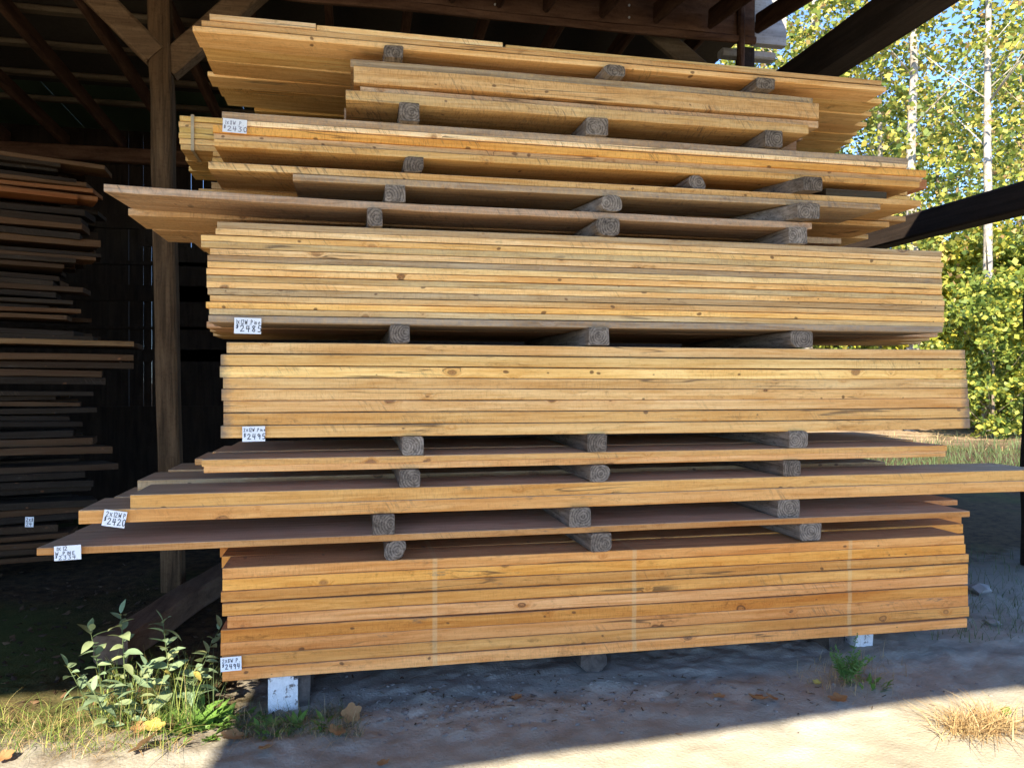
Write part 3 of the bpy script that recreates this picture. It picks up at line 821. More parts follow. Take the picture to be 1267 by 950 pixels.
for i in range(3):
    plank(262 + i, 1130 - 4 * i, 0.288, 0.16, z8 + 0.0205 * i, 0.0195, (0.62, 0.44, 0.20),
          '%s board from the bottom, second row of the 2430 stack' % ORD[i], GL8)
z8y = z8 + 0.0617
for i in range(6):
    plank([224, 222.5, 221.5, 222.5, 221.5, 223][i], 415 - 3 * i, 0.288 + rp.uniform(-0.004, 0.004), 0.15, z8y + 0.0222 * i, 0.0212, (0.66, 0.46, 0.20),
          '%s short tan board from the bottom, jutting left behind the 2430 tag' % ORD[i], 'strapped tan boards behind the 2430 tag', wave=0.0)
for i in range(2):
    plank(230 + 4 * i, 412, 0.445 + 0.16 * i, 0.15, z8y, 0.0212, (0.60, 0.42, 0.18), 'bottom tan board, %s row back behind the 2430 tag' % ORD[i + 1], 'strapped tan boards behind the 2430 tag', wave=0.0)
# L9 thick grey planks
z9 = 2.231
GL9 = 'thick short planks near the top'
C9 = (0.66, 0.45, 0.23)
plank(428, 1000, -0.012, 0.24, z9, 0.039, C9, 'bottom thick plank of the short grey group near the top', GL9, mat=M_rough, grey=0.25, ragged=0.003)
plank(446, 1012, 0.02, 0.24, z9 + 0.0395, 0.0285, C9, 'recessed second plank of the short grey group near the top', GL9, mat=M_rough, grey=0.5, ragged=0.002)
plank(438, 1013, -0.008, 0.24, z9 + 0.0685, 0.063, C9, 'thickest plank of the short grey group near the top', GL9, mat=M_rough, grey=0.15, ragged=0.004)
plank(434, 1005, 0.01, 0.24, z9 + 0.132, 0.031, C9, 'top plank of the short grey group near the top', GL9, mat=M_rough, grey=0.6, ragged=0.002, bowx=-0.004)
plank(426, 985, 0.245, 0.22, z9, 0.06, DUN, 'square-edged plank one row behind the short grey planks', GL9, grey=0.4)
plank(432, 992, 0.245, 0.22, z9 + 0.0605, 0.06, DUN, 'upper square-edged plank one row behind the short grey planks', GL9, grey=0.3)
plank(640, 1096, 0.50, 0.09, z9 - 0.0, 0.026, ORANGE, 'thin strip jutting right above the stack tagged 2430', GL9)
plank(640, 1073, 0.62, 0.09, z9 - 0.0, 0.022, ORANGE, 'shorter thin strip jutting right behind another strip above the 2430 stack', GL9)
# L10 top deck
z10 = 2.440
GT = 'boards of the topmost layer'
C10 = (0.68, 0.49, 0.23)
l10 = [239, 249.5, 257, 257.5, 270, 277, 315]
r10 = [1096, 1090, 1078, 1072, 1060, 1052, 1040]
w10 = [0.14, 0.14, 0.145, 0.12, 0.115, 0.13, 0.16]
yy = -0.002
for i in range(7):
    plank(l10[i], r10[i], yy, w10[i] - 0.004, z10 + (0.004 if i in (1, 3) else 0.0), 0.021, C10,
          '%s underside board back from the front in the topmost layer' % ORD[i], GT, bow=0.006 * (i % 3))
    yy += w10[i]
plank(250, 1090, 0.004, 0.15, z10 + 0.0255, 0.0205, (0.62, 0.42, 0.18), 'second board up along the front of the topmost layer', GT)
plank(260, 391, -0.002, 0.14, z10 + 0.0465, 0.022, (0.74, 0.56, 0.34), 'short pale board at the top left corner of the pile', GT)
plank(392, 622, 0.012, 0.14, z10 + 0.0465, 0.022, (0.76, 0.58, 0.34), 'pale board along the very top beside the short corner board', GT)
plank(626, 960, 0.03, 0.14, z10 + 0.0465, 0.020, (0.68, 0.50, 0.26), 'tan board along the very top right of the pale ones', GT)
plank(770, 852, 0.10, 0.10, z10 + 0.0672, 0.020, (0.20, 0.22, 0.12), 'short greenish piece lying on the very top of the pile', GT)

# ------------------------------------------------------------------ spacers between the layers
rsn = random.Random(8)
def spacer(px, y0, y1, z0, z1, w, label, skew=0.0, rnd=0.012, back=1.12):
    h = z1 - z0 - 0.0006
    prof = []
    c = [rnd * rsn.uniform(0.35, 1.5) for _ in range(4)]
    for (sx, sz), ch in zip(((-1, 0), (1, 0), (1, 1), (-1, 1)), c):
        x, zq = sx * w / 2, h * sz
        ix, iz = -sx, (1 if sz == 0 else -1)
        a = Vector((x + ix * ch, 0, zq)); b = Vector((x, 0, zq + iz * ch)); m = Vector((x + ix * ch * 0.3, 0, zq + iz * ch * 0.3))
        prof += [a, m, b] if (sx, sz) in ((1, 1), (-1, 0)) else [b, m, a]
    # order anticlockwise: bottom-left, bottom-right, top-right, top-left
    pts = []
    bl, br, tr, tl = c
    pts = [(-w/2 + bl, 0), (w/2 - br, 0), (w/2 - br * .3, br * .3), (w/2, br), (w/2, h - tr), (w/2 - tr * .3, h - tr * .3), (w/2 - tr, h),
           (-w/2 + tl, h), (-w/2 + tl * .3, h - tl * .3), (-w/2, h - tl), (-w/2, bl), (-w/2 + bl * .3, bl * .3)]
    L = y1 - y0
    n, V, F = 8, [], []
    sd = rsn.random() * 50
    for i in range(n + 1):
        y = y0 + L * i / n
        for k, (x, zq) in enumerate(pts):
            j = 0.005 * noise.noise(Vector((y * 6, sd + k * 2.2, 0)))
            e = 0.007 * noise.noise(Vector((sd, k * 1.7, 3))) if i in (0, n) else 0
            V.append((x + skew * (i / n) + j, y + e, zq - h / 2 + (0 if zq in (0, h) else j)))
    m = len(pts)
    for i in range(n):
        for k in range(m):
            F.append((i * m + k, i * m + (k + 1) % m, (i + 1) * m + (k + 1) % m, (i + 1) * m + k))
    F.append(tuple(range(m))[::-1]); F.append(tuple(n * m + k for k in range(m)))
    o = obj('spacer', mesh('spacer', V, F, M_spacer), None, (X(px, y0), 0, z0 + h / 2 + 0.0003))
    return tag(o, label, 'spacer', 'weathered spacer blocks between the layers')
D = 1.13
posn = ('left', 'middle', 'right')
def trio(pxs, z0, z1, where, ws=(0.078, 0.085, 0.085), ys=(-0.02, -0.02, -0.01), sk=(0, 0, 0), rn=(0.008, 0.010, 0.010)):
    for i in range(3):
        spacer(pxs[i], ys[i], D, z0, z1, ws[i], '%s grey spacer block %s' % (posn[i], where), sk[i], rn[i])
trio((489, 744, 1003), z + 9 * th, z1, 'on top of the lowest bundle', (0.080, 0.085, 0.10), (-0.01, -0.03, 0.0), (0.02, -0.03, 0.0), (0.030, 0.012, 0.012))
trio((475, 718, 976), z1 + 0.026, z2, 'under the planks tagged 2420', (0.080, 0.088, 0.10), (-0.02, -0.03, 0.0), (0, -0.02, 0))
trio((507, 743, 980), z2 + 0.0965, z3, 'on top of the planks tagged 2420', (0.076, 0.080, 0.08), (-0.02, -0.02, -0.01), (0, 0.0, 0), (0.008, 0.02, 0.01))
trio((511, 739, 988), z3 + 0.0512, z4, 'directly below the bundle tagged 2495', (0.078, 0.080, 0.085), (-0.015, -0.01, -0.01), (0, 0, 0), (0.010, 0.006, 0.014))
trio((495, 741, 992), z4 + 8 * th4, z5g, 'between the bundles tagged 2485 and 2495', (0.072, 0.085, 0.105), (-0.01, -0.015, 0.0), (0, 0, 0.02), (0.010, 0.006, 0.020))
trio((464, 752, 987), z5 + 14 * th5, z6, 'on top of the bundle tagged 2485', (0.055, 0.10, 0.088), (-0.03, -0.03, -0.02), (0, -0.05, 0), (0.010, 0.03, 0.006))
trio((489, 757, 1000), z6 + 0.0285, z7, 'on the rough grey board layer', (0.074, 0.085, 0.10), (-0.01, -0.03, -0.06), (0, -0.25, -0.5), (0.006, 0.02, 0.012))
trio((512, 862, 1006), z7 + 0.0512, z8, 'just below the stack tagged 2430', (0.074, 0.078, 0.085), (-0.01, 0.01, -0.06), (0, 0, -0.45), (0.014, 0.022, 0.006))
trio((507, 739, 957), z8 + 0.1236, z9, 'on top of the stack tagged 2430', (0.074, 0.088, 0.080), (-0.035, -0.02, -0.02), (0, -0.03, 0), (0.006, 0.008, 0.008))
trio((487, 760, 947), z9 + 0.1635, z10, 'under the topmost boards', (0.072, 0.090, 0.085), (-0.03, -0.03, -0.03), (0, -0.03, 0), (0.010, 0.028, 0.008))

# ------------------------------------------------------------------ supports under the pile
e = empty('support_block', (X(347, 0.03), 0.03, 0))
tag(e, 'white painted support block under the left end of the lowest bundle', 'support block', 'supports under the lowest bundle')
mb = MB(); mb.box((-0.045, 0.0, -0.06), (0.045, 0.16, 0.1212)); mb.box((-0.043, 0.003, -0.06), (0.06, 0.15, 0.10)); mb.build('painted_block', M_white, e)
o = rough_beam((0.075, 0.02, 0.02), (0.075, 0.95, 0.02), 0.06, 0.20, M_barkdark, 'timber', None, jit=0.012, cham=0.02); o.parent = e
e = empty('support_block', (X(735, 0.10), 0.10, 0))
tag(e, 'dark weathered timber end propping the middle of the lowest bundle', 'support block', 'supports under the lowest bundle')
o = rough_beam((0, 0, 0.062), (0.03, 0.9, 0.05), 0.11, 0.10, M_barkdark, 'timber', None, jit=0.014, cham=0.03); o.parent = e
mb = MB(); mb.box((-0.045, 0.12, 0.0), (0.05, 0.9, 0.1215)); mb.build('packing', M_barkdark, e)
e = empty('support_block', (X(1066, 0.12), 0.12, 0))
tag(e, 'white painted support block under the right end of the lowest bundle', 'support block', 'supports under the lowest bundle')
mb = MB(); mb.box((-0.03, 0.0, -0.02), (0.055, 0.20, 0.121), Matrix.Rotation(0.08, 4, 'Y')); mb.build('painted_block', M_white, e)
o = rough_beam((-0.13, -0.01, 0.02), (-0.13, 0.85, 0.02), 0.07, 0.19, M_barkdark, 'timber', None, jit=0.012, cham=0.02); o.parent = e

# ------------------------------------------------------------------ price tags with handwritten strokes
GL = {
 '0': [[(.5,1),(.2,.85),(.1,.45),(.3,.05),(.6,.05),(.85,.4),(.75,.85),(.45,1)]],
 '1': [[(.45,1),(.42,0)]],
 '2': [[(.1,.8),(.35,1),(.7,.9),(.7,.65),(.1,.03),(.9,.06)]],
 '3': [[(.15,.95),(.75,.95),(.4,.6),(.8,.4),(.6,.05),(.1,.08)]],
 '4': [[(.25,1),(.12,.45),(.85,.5)],[(.68,1),(.58,0)]],
 '5': [[(.85,1),(.3,.97),(.2,.6),(.65,.6),(.8,.3),(.55,.02),(.12,.08)]],
 '8': [[(.75,.85),(.4,1),(.2,.8),(.75,.3),(.5,.02),(.15,.2),(.45,.55),(.78,.88)]],
 '9': [[(.78,.75),(.45,.98),(.15,.75),(.4,.5),(.78,.7),(.68,0)]],
 'x': [[(.1,.75),(.85,.1)],[(.8,.8),(.15,.05)]],
 'W': [[(.02,.95),(.2,.05),(.45,.7),(.65,.05),(.95,1)]],
 'P': [[(.2,0),(.25,.95),(.8,.85),(.75,.55),(.25,.45)]],
 'I': [[(.45,.9),(.45,.05)]],
 'N': [[(.15,.05),(.2,.9),(.75,.08),(.82,.95)]],
 'E': [[(.85,.92),(.25,.9),(.2,.05),(.85,.08)],[(.22,.5),(.7,.52)]],
 'i': [[(.45,.55),(.45,.05)],[(.45,.75),(.47,.8)]],
 'n': [[(.15,.05),(.18,.55),(.5,.5),(.6,.05)]],
 'e': [[(.15,.3),(.7,.35),(.5,.6),(.2,.45),(.25,.08),(.75,.1)]],
 '.': [[(.4,.0),(.48,.06)]],
 '$': [[(.8,.8),(.4,.9),(.2,.65),(.7,.4),(.6,.12),(.15,.12)],[(.5,1.05),(.42,-.05)]],
}
def ribbons(strokes, wd):
    V, F = [], []
    for s in strokes:
        for a, b in zip(s[:-1], s[1:]):
            a, b = Vector(a), Vector(b)
            d = (b - a)
            if d.length < 1e-6: continue
            d.normalize(); nrm = Vector((-d.y, d.x)) * wd / 2
            a2, b2 = a - d * wd * .3, b + d * wd * .3
            k = len(V)
            V += [a2 - nrm, b2 - nrm, b2 + nrm, a2 + nrm]
            F.append((k, k + 1, k + 2, k + 3))
    return V, F
rt = random.Random(3)
def price_tag(px, py, y, w, h, lines, label, tilt=0.0, curl=0.0, ink=None):
    """lines: (text, x0, y0, height, advance) in tag fractions, y up; px,py = photo place of the tag's middle"""
    e = empty('price_tag', (X(px, y), y, Zat(px, py, y)))
    e.rotation_euler = (0, tilt, 0)
    tag(e, label, 'price tag', 'handwritten price tags')
    n = 4
    V, F = [], []
    for t in (0.0, -0.0006):
        for j in range(n + 1):
            for i in range(n + 1):
                u, v = i / n - .5, j / n - .5
                V.append((u * w, t - curl * (0.5 - v) ** 2 - 0.0012 * (u * 2) ** 2 * curl * 40, v * h))
    m = (n + 1) ** 2
    for j in range(n):
        for i in range(n):
            a = j * (n + 1) + i
            F.append((a + 1, a, a + n + 1, a + n + 2))
            F.append((m + a, m + a + 1, m + a + n + 2, m + a + n + 1))
    obj('card', mesh('card', V, F, M_paper), e)
    for text, fx, fy, fh, adv in lines:
        st = []
        cx = fx
        for ch in text:
            if ch == ' ':
                cx += adv * 0.6; continue
            k = 0.6 if ch == '$' else 1.0
            for s in GL[ch]:
                st.append([((cx + p[0] * adv * 0.82 * k + rt.uniform(-.006, .006) - .5) * w, (fy + (p[1] * k + (0.5 if ch == '$' else 0)) * fh + rt.uniform(-.012, .012) - .5) * h) for p in s])
            cx += adv * (0.55 if ch in '1iI.' else 1.25 if ch == 'W' else 0.72 if ch == '$' else 1.0)
        Vr, Fr = ribbons(st, 0.0025 if fh > 0.33 else 0.0017)
        V3 = [(p.x, -0.0016 - curl * (0.5 - p.y / h) ** 2 - 0.0012 * (p.x / w * 2) ** 2 * curl * 40, p.y) for p in Vr]
        obj('lettering', mesh('lettering', V3, Fr, ink or M_ink), e)
    return e
price_tag(291, 156, -0.014, 0.082, 0.050, [('1x8W.P.', .08, .56, .30, .135), ('$2430', .04, .10, .36, .22)], 'faded white price tag reading 1x8 W.P. 2430, high on the left', tilt=0.03, curl=0.004, ink=M_fade)
price_tag(306.7, 402.5, -0.016, 0.092, 0.057, [('1x12W.Pine', .05, .58, .30, .112), ('$2485', .06, .12, .40, .215)], 'white price tag reading 1x12 W.Pine 2485', tilt=0.015, curl=0.003)
price_tag(314, 536, -0.012, 0.078, 0.054, [('2x12W.Pine', .05, .66, .22, .112), ('$2495', .06, .14, .36, .215)], 'white price tag reading 2x12 W.Pine 2495', tilt=-0.012, curl=0.004)
price_tag(141.5, 641, -0.018, 0.074, 0.056, [('2x12WP', .10, .60, .30, .155), ('$2420', .06, .12, .40, .215)], 'tilted white price tag reading 2x12 WP 2420', tilt=math.radians(10), curl=0.002)
price_tag(83.5, 683, -0.028, 0.084, 0.049, [('1x12', .06, .68, .27, .15), ('W.PINE', .05, .36, .26, .14), ('$2334', .04, .06, .27, .17)], 'white price tag reading 1x12 W.PINE 2334 on the lowest jutting board', tilt=math.radians(-2), curl=0.003)
price_tag(285.5, 820.5, -0.008, 0.071, 0.049, [('2x8W.P.', .08, .60, .28, .135), ('$2494', .08, .14, .36, .19)], 'white price tag reading 2x8 W.P. 2494 on the lowest bundle', tilt=-0.02, curl=0.004)

# strap round the yellow boards behind the 2430 tag
mb = MB(); xs = X(239, 0.287)
mb.box((xs - 0.006, 0.2795, z8y - 0.002), (xs + 0.006, 0.2815, z8y + 0.136))
mb.box((xs - 0.006, 0.2818, z8y - 0.0035), (xs + 0.006, 0.44, z8y - 0.0015))
mb.box((xs - 0.006, 0.2818, z8y + 0.1345), (xs + 0.006, 0.44, z8y + 0.1360))
o = mb.build('strap', M_strap)
tag(o, 'grey plastic strap holding the short tan boards behind the 2430 tag', 'strap')

# ------------------------------------------------------------------ dim pile in the rear bay on the left
YD = 2.15
rd = random.Random(17)
GD = 'dim planks of the far pile on the left'
ORD2 = ORD + ['seventeenth', 'eighteenth']
prof_end = [(0.2, 40), (0.4, 70), (0.7, 105), (0.9, 80), (1.1, 60), (1.3, 120), (1.4, 155), (1.5, 70), (1.8, 60), (2.0, 95), (2.2, 88), (2.4, 60), (2.55, 85), (2.75, 110), (3.1, 120)]
def end_at(z_):
    for (z0_, e0_), (z1_, e1_) in zip(prof_end[:-1], prof_end[1:]):
        if z0_ <= z_ <= z1_:
            return e0_ + (e1_ - e0_) * (z_ - z0_) / (z1_ - z0_)
    return 80
piv = Vector((-1.62, YD, 0))
def turn(o, a_=0.30):
    o.matrix_world = Matrix.Translation(piv) @ Matrix.Rotation(a_, 4, 'Z') @ Matrix.Translation(-piv) @ Matrix.Translation(o.location)
zz = 0.14
nb = 0
mass_v, mass_f = [], []
while zz < 2.50 and nb < 18:
    n_ = rd.choice([3, 4, 5])
    t_ = rd.choice([0.028, 0.034, 0.045])
    z_b = zz
    for q in range(n_):
        for r in range(2):
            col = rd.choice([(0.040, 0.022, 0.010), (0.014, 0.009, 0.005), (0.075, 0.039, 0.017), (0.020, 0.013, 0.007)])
            if zz < 1.3: col = tuple(v_ * 0.7 for v_ in col)  # lower planks darkened further, shade put into their colour
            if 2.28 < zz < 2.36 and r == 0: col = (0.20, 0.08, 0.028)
            if 1.36 < zz < 1.45 and r == 0: col = (0.17, 0.10, 0.045)
            y0 = YD + 0.27 * r + rd.uniform(-0.05, 0.05)
            xb = X(end_at(zz) + 26 + rd.uniform(-26, 26) + 12 * r, y0); xa = -4.3 + rd.uniform(-0.2, 0.2)
            if r == 1 and q not in (0, n_ - 1): 
                k0 = len(mass_v); m2 = MB(); m2.box((xa, y0, zz), (xb - 0.05, y0 + 0.22, zz + t_ * 0.95)); mass_v += m2.v; mass_f += [tuple(w_ + k0 for w_ in f_) for f_ in m2.f]
                continue
            _pc[0] += 1
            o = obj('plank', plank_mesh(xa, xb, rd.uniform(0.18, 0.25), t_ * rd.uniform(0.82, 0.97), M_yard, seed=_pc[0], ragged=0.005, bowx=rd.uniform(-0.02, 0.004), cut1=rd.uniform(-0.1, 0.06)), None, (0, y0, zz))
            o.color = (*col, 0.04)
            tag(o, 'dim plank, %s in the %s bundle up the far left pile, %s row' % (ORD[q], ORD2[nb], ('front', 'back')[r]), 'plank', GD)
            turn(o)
        zz += t_
    gap_ = rd.uniform(0.012, 0.06)
    m2 = MB(); xx = -2.2 + rd.uniform(-0.1, 0.1)
    m2.box((xx - 0.05, YD + 0.06, zz - 0.002), (xx + 0.05, YD + 0.5, zz + gap_ - 0.0005))
    o = m2.build('spacer', M_barkdark)
    turn(o); tag(o, 'dim spacer over the %s bundle up the far left pile' % ORD2[nb], 'spacer', 'spacers of the far left pile')
    zz += gap_
    nb += 1
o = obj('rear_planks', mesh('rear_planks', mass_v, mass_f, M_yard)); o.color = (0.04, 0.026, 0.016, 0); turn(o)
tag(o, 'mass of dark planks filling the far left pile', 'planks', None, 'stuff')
price_tag(36, 645, YD - 0.45, 0.042, 0.055, [('2x8', .12, .55, .34, .3), ('24', .15, .1, .38, .36)], 'small shaded price tag low on the dim far left pile', tilt=0.05)

# long sill timber on the dirt
a, b = gpt(128, 826), gpt(300, 709)
dd = (b - a).normalized()
a = a + dd * 0.05
st_ = rough_beam(a + Vector((0, 0, 0.058)), b + dd * 0.4 + Vector((0, 0, 0.058)), 0.15, 0.12, M_sill, 'sill_timber', None, jit=0.006, cham=0.012)
tag(st_, 'dull reddish square timber lying on the dirt left of the lowest bundle', 'timber')
bpy.context.view_layer.update()

# ------------------------------------------------------------------ plants
rv = random.Random(33)
def leaf_mesh(name, L, W, mat, fold=0.25, droop=0.25, n=6, tip=1.4, wavy=0.0):
    """a leaf along +X from the origin, folded on its midrib and drooping at the tip"""
    V, F = [], []
    for i in range(n + 1):
        t = i / n
        w_ = W / 2 * (math.sin(math.pi * min(1, t ** 0.8)) ** 0.8 if 0 < t < 1 else 0.02)
        if t > 0.7: w_ *= 1 - (t - 0.7) * 0.6 * tip
        zc = -droop * L * t * t
        for sgn in (-1, 0, 1):
            V.append((L * t, sgn * w_, zc + abs(sgn) * w_ * fold + wavy * math.sin(i * 2.3 + sgn * 1.7)))
    for i in range(n):
        for k in range(2):
            a_ = i * 3 + k
            F.append((a_, a_ + 3, a_ + 4, a_ + 1))
    return mesh(name, V, F, mat, True)
milk = [leaf_mesh('leaf', 0.078, 0.034, M_milk, 0.3, 0.2), leaf_mesh('leaf', 0.088, 0.042, M_milk, 0.2, 0.35), leaf_mesh('leaf', 0.064, 0.028, M_milk, 0.35, 0.1)]
weedl = [leaf_mesh('leaf', 0.10, 0.034, M_weed, 0.3, 0.4, 7, 1.4, 0.003), leaf_mesh('leaf', 0.08, 0.030, M_weed, 0.3, 0.3, 7, 1.4, 0.003)]
yell = leaf_mesh('leaf', 0.06, 0.036, M_yel, 0.2, 0.4)

def orient(o, p, heading, pitch, roll=0.0, scale=1.0):
    o.location = p
    o.rotation_euler = (roll, -pitch, heading)
    o.scale = (scale, scale, scale)
def leafy(name, base, stems, label, meshes, group):
    """stems: list of (dx, dy, height, lean_x, lean_y, number of leaves)"""
    e = empty(name, base)
    tag(e, label, 'plant', group)
    for dx, dy, h, lx, ly, n in stems:
        mb = MB()
        pts = []
        for i in range(7):
            t = i / 6
            pts.append(Vector((dx + lx * t ** 1.4, dy + ly * t ** 1.4, h * t - 0.02)))
        mb.tube(pts, [0.0028 * (1 - 0.6 * i / 6) for i in range(7)], 5)
        mb.build('stem', M_shadegrass, e, True)
        for k in range(n):
            t = 0.22 + 0.78 * (k + 0.5) / n
            i = min(5, int(t * 6)); f = t * 6 - i
            p = pts[i].lerp(pts[i + 1], f)
            hd = k * 2.4 + rv.uniform(-.5, .5)
            o = obj('leaf', rv.choice(meshes), e)
            orient(o, p, hd, rv.uniform(-0.25, 0.65) + (0.5 if t > 0.93 else 0), rv.uniform(-.5, .5), rv.uniform(0.75, 1.2) * (1.05 - 0.3 * t))
        o = obj('leaf', meshes[-1], e); orient(o, pts[-1], rv.uniform(0, 6), 1.2, 0, 0.8)
    return e
def gz(v, dz=0.0):
    return Vector((v.x, v.y, ground_h(v.x, v.y) + dz))
GP = 'leafy plants at the left corner'
leafy('leafy_plant', gz(gpt(143, 893)), [(-0.03, 0, 0.36, -0.06, 0.02, 24), (0.03, 0.02, 0.41, -0.02, 0.0, 24), (-0.07, 0.01, 0.24, -0.09, 0, 12), (0.05, -0.03, 0.22, 0.05, -0.02, 12), (0.0, -0.05, 0.18, -0.05, -0.03, 10)],
      'pale green leafy plant farthest left, half in sun, before the dark shed', milk, GP)
plant2 = leafy('leafy_plant', gz(gpt(212, 880)), [(0, 0, 0.36, -0.03, 0.0, 24), (0.03, 0.03, 0.31, 0.13, 0.02, 15), (-0.03, -0.02, 0.22, -0.05, -0.02, 9), (0.05, 0.0, 0.24, 0.08, -0.02, 10)],
      'grey-green broad-leaved plant with a yellowing leaf beside the sill timber', milk, GP)
for dx, dz_, hd in ((-0.02, 0.17, 0.3), (0.08, 0.16, -0.4)):
    o = obj('yellowed_leaf', yell, plant2); orient(o, Vector((dx, -0.03, dz_)), hd, -0.5, 0.2, 0.7)
def rosette(base, n, label, meshes, sc=1.0, group=None, name='weed', rad=0.05):
    e = empty(name, base); tag(e, label, 'weed', group)
    for k in range(n):
        o = obj('leaf', rv.choice(meshes), e)
        a_ = rv.uniform(0, 6.28); r = rad * rv.random() ** 0.5
        orient(o, Vector((math.cos(a_) * r, math.sin(a_) * r, -0.003)), a_ + rv.uniform(-.6, .6), rv.uniform(0.35, 1.25), rv.uniform(-.4, .4), sc * rv.uniform(0.6, 1.15))
    return e
GW = 'low green weeds by the pile'
rosette(gz(gpt(232, 893)), 48, 'bright green low weed beside the sunlit patch, left of the white block', weedl, 0.85, GW, rad=0.09)
rosette(gz(gpt(262, 892)), 26, 'darker low weed in shade just left of the white block', weedl, 0.8, GW, rad=0.06)
rosette(gz(gpt(330, 897)), 22, 'small weed in shade at the foot of the white block', weedl, 0.55, GW, rad=0.05)
rosette(gz(gpt(366, 893)), 12, 'upright small weed against the right side of the white block', weedl, 0.6, GW, rad=0.03)
rosette(gz(gpt(405, 893)), 22, 'small weed in shade right of the white block', weedl, 0.5, GW, rad=0.05)
rosette(gz(gpt(213, 896)), 30, 'bright green low weed in the sun right of the broad yellow leaf', weedl, 0.7, GW, rad=0.06)
rosette(gz(gpt(250, 899)), 26, 'green low weed at the edge of the eave shadow', weedl, 0.7, GW, rad=0.07)
rosette(gz(gpt(300, 889)), 16, 'dark small weed between the lowest bundle corner and the white block', weedl, 0.55, GW, rad=0.06)
rosette(gz(gpt(222, 918)), 7, 'tiny seedling on the sunlit dirt at the left', weedl, 0.28, GW, rad=0.02)

def blades(name, n, spot, lrange, wrange, mat, label, kind='stuff', cat='grass', lean=0.6, up=1.0):
    V, F = [], []
    for _ in range(n):
        p = spot()
        L = rv.uniform(*lrange); w_ = rv.uniform(*wrange)
        a_ = rv.uniform(0, 6.28); ln = rv.uniform(0.1, lean)
        d = Vector((math.cos(a_), math.sin(a_), 0)); s = Vector((-d.y, d.x, 0)) * w_ / 2
        k = len(V)
        for i in range(5):
            t = i / 4
            q = p + d * (L * ln * t ** 1.6) + Vector((0, 0, max(up * L * t * (1 - 0.45 * ln * t), -0.0 if up == 1.0 else 0.004 * t + 0.12 * up * L * math.sin(3 * t))))
            f = 1 - 0.85 * t
            V += [q - s * f, q + s * f]
        for i in range(4):
            F.append((k + 2 * i, k + 2 * i + 1, k + 2 * i + 3, k + 2 * i + 2))
    o = obj(name, mesh(name, V, F, mat, True))
    return tag(o, label, cat, None, kind)
def spot_px(px0, px1, py0, py1, g=False):
    def f():
        if g:
            px = rv.gauss((px0 + px1) / 2, (px1 - px0) / 4); py = rv.gauss((py0 + py1) / 2, (py1 - py0) / 4)
        else:
            px, py = rv.uniform(px0, px1), rv.uniform(py0, py1)
        v = gpt(px, py)
        return gz(v, -0.006) if v.y < 4 else Vector((v.x, v.y, ground_h(v.x, v.y) - 0.01))
    return f
blades('grass', 620, spot_px(-10, 215, 872, 928), (0.03, 0.12), (0.0015, 0.0045), M_grass, 'yellow green grass in the sunlit patch at the lower left', lean=2.0)
blades('grass', 300, spot_px(120, 240, 862, 905), (0.08, 0.26), (0.002, 0.005), M_grass, 'taller green grass tuft between the leafy plants', lean=0.9)
blades('dry_grass', 240, spot_px(0, 225, 885, 935), (0.04, 0.13), (0.001, 0.003), M_straw, 'dry straw litter among the grass at the lower left', lean=2.6)
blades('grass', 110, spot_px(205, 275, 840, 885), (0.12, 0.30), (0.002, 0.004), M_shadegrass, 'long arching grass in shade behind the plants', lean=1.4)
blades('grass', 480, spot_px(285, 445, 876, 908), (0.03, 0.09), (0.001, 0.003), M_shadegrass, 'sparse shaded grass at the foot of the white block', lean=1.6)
blades('dry_grass', 300, spot_px(285, 450, 878, 912), (0.04, 0.10), (0.001, 0.0025), M_straw, 'dry straw litter round the white block', lean=2.8)
# straw clump in the sun on the right
cb = gpt(1213, 900)
def clump():
    return gz(Vector((cb.x + rv.gauss(0, 0.075), cb.y + rv.gauss(0, 0.035), 0)), -0.004)
o = blades('straw_clump', 520, clump, (0.07, 0.20), (0.002, 0.006), M_straw, 'clump of dry golden straw on the sunlit dirt at the right', None, 'straw clump', lean=1.6, up=0.62)
o = blades('weed_clump', 260, spot_px(985, 1110, 815, 862, True), (0.03, 0.13), (0.001, 0.003), M_straw, 'dry stalks under the right end of the lowest bundle', 'stuff', 'straw', lean=2.2)
# feathery weed before the right block
e = empty('feathery_weed', gz(gpt(1048, 846)))
tag(e, 'feathery green weed growing beside the right white block', 'weed', GW)
for k in range(15):
    mb = MB()
    a_ = rv.uniform(0, 6.28); L = rv.uniform(0.10, 0.22); ln = rv.uniform(0.15, 0.8)
    d = Vector((math.cos(a_), math.sin(a_), 0))
    pts = [d * (L * ln * t) + Vector((0, 0, L * t * (1 - 0.3 * ln * t))) for t in (0, .25, .5, .75, 1)]
    mb.tube(pts, [0.0018, 0.0016, 0.0013, 0.001, 0.0006], 4)
    for i in range(26):
        t = 0.25 + 0.75 * i / 26
        j = min(3, int(t * 4)); p = pts[j].lerp(pts[j + 1], t * 4 - j)
        b_ = rv.uniform(0, 6.28); q = Vector((math.cos(b_), math.sin(b_), rv.uniform(0.1, 0.9))).normalized()
        w_ = q.orthogonal().normalized() * 0.0034; l_ = 0.042 * (1.15 - t)
        n0 = len(mb.v); mb.v += [p, p + q * l_ * .5 + w_, p + q * l_, p + q * l_ * .5 - w_]; mb.f.append((n0, n0 + 1, n0 + 2, n0 + 3))
    mb.build('frond', M_fern, e)
rosette(gz(gpt(1075, 848)), 24, 'low green weed below the right white block', weedl, 0.5, GW, rad=0.07)
# round green fruit-like leaf by the straw
o = obj('fallen_leaf', leaf_mesh('leaf', 0.06, 0.05, M_weed, 0.1, 0.2)); orient(o, gz(gpt(1243, 885), 0.012), 0.3, 0.8, 0.2, 0.7)
tag(o, 'small round bright green leaf beside the straw clump', 'leaf', 'fallen leaves on the dirt')

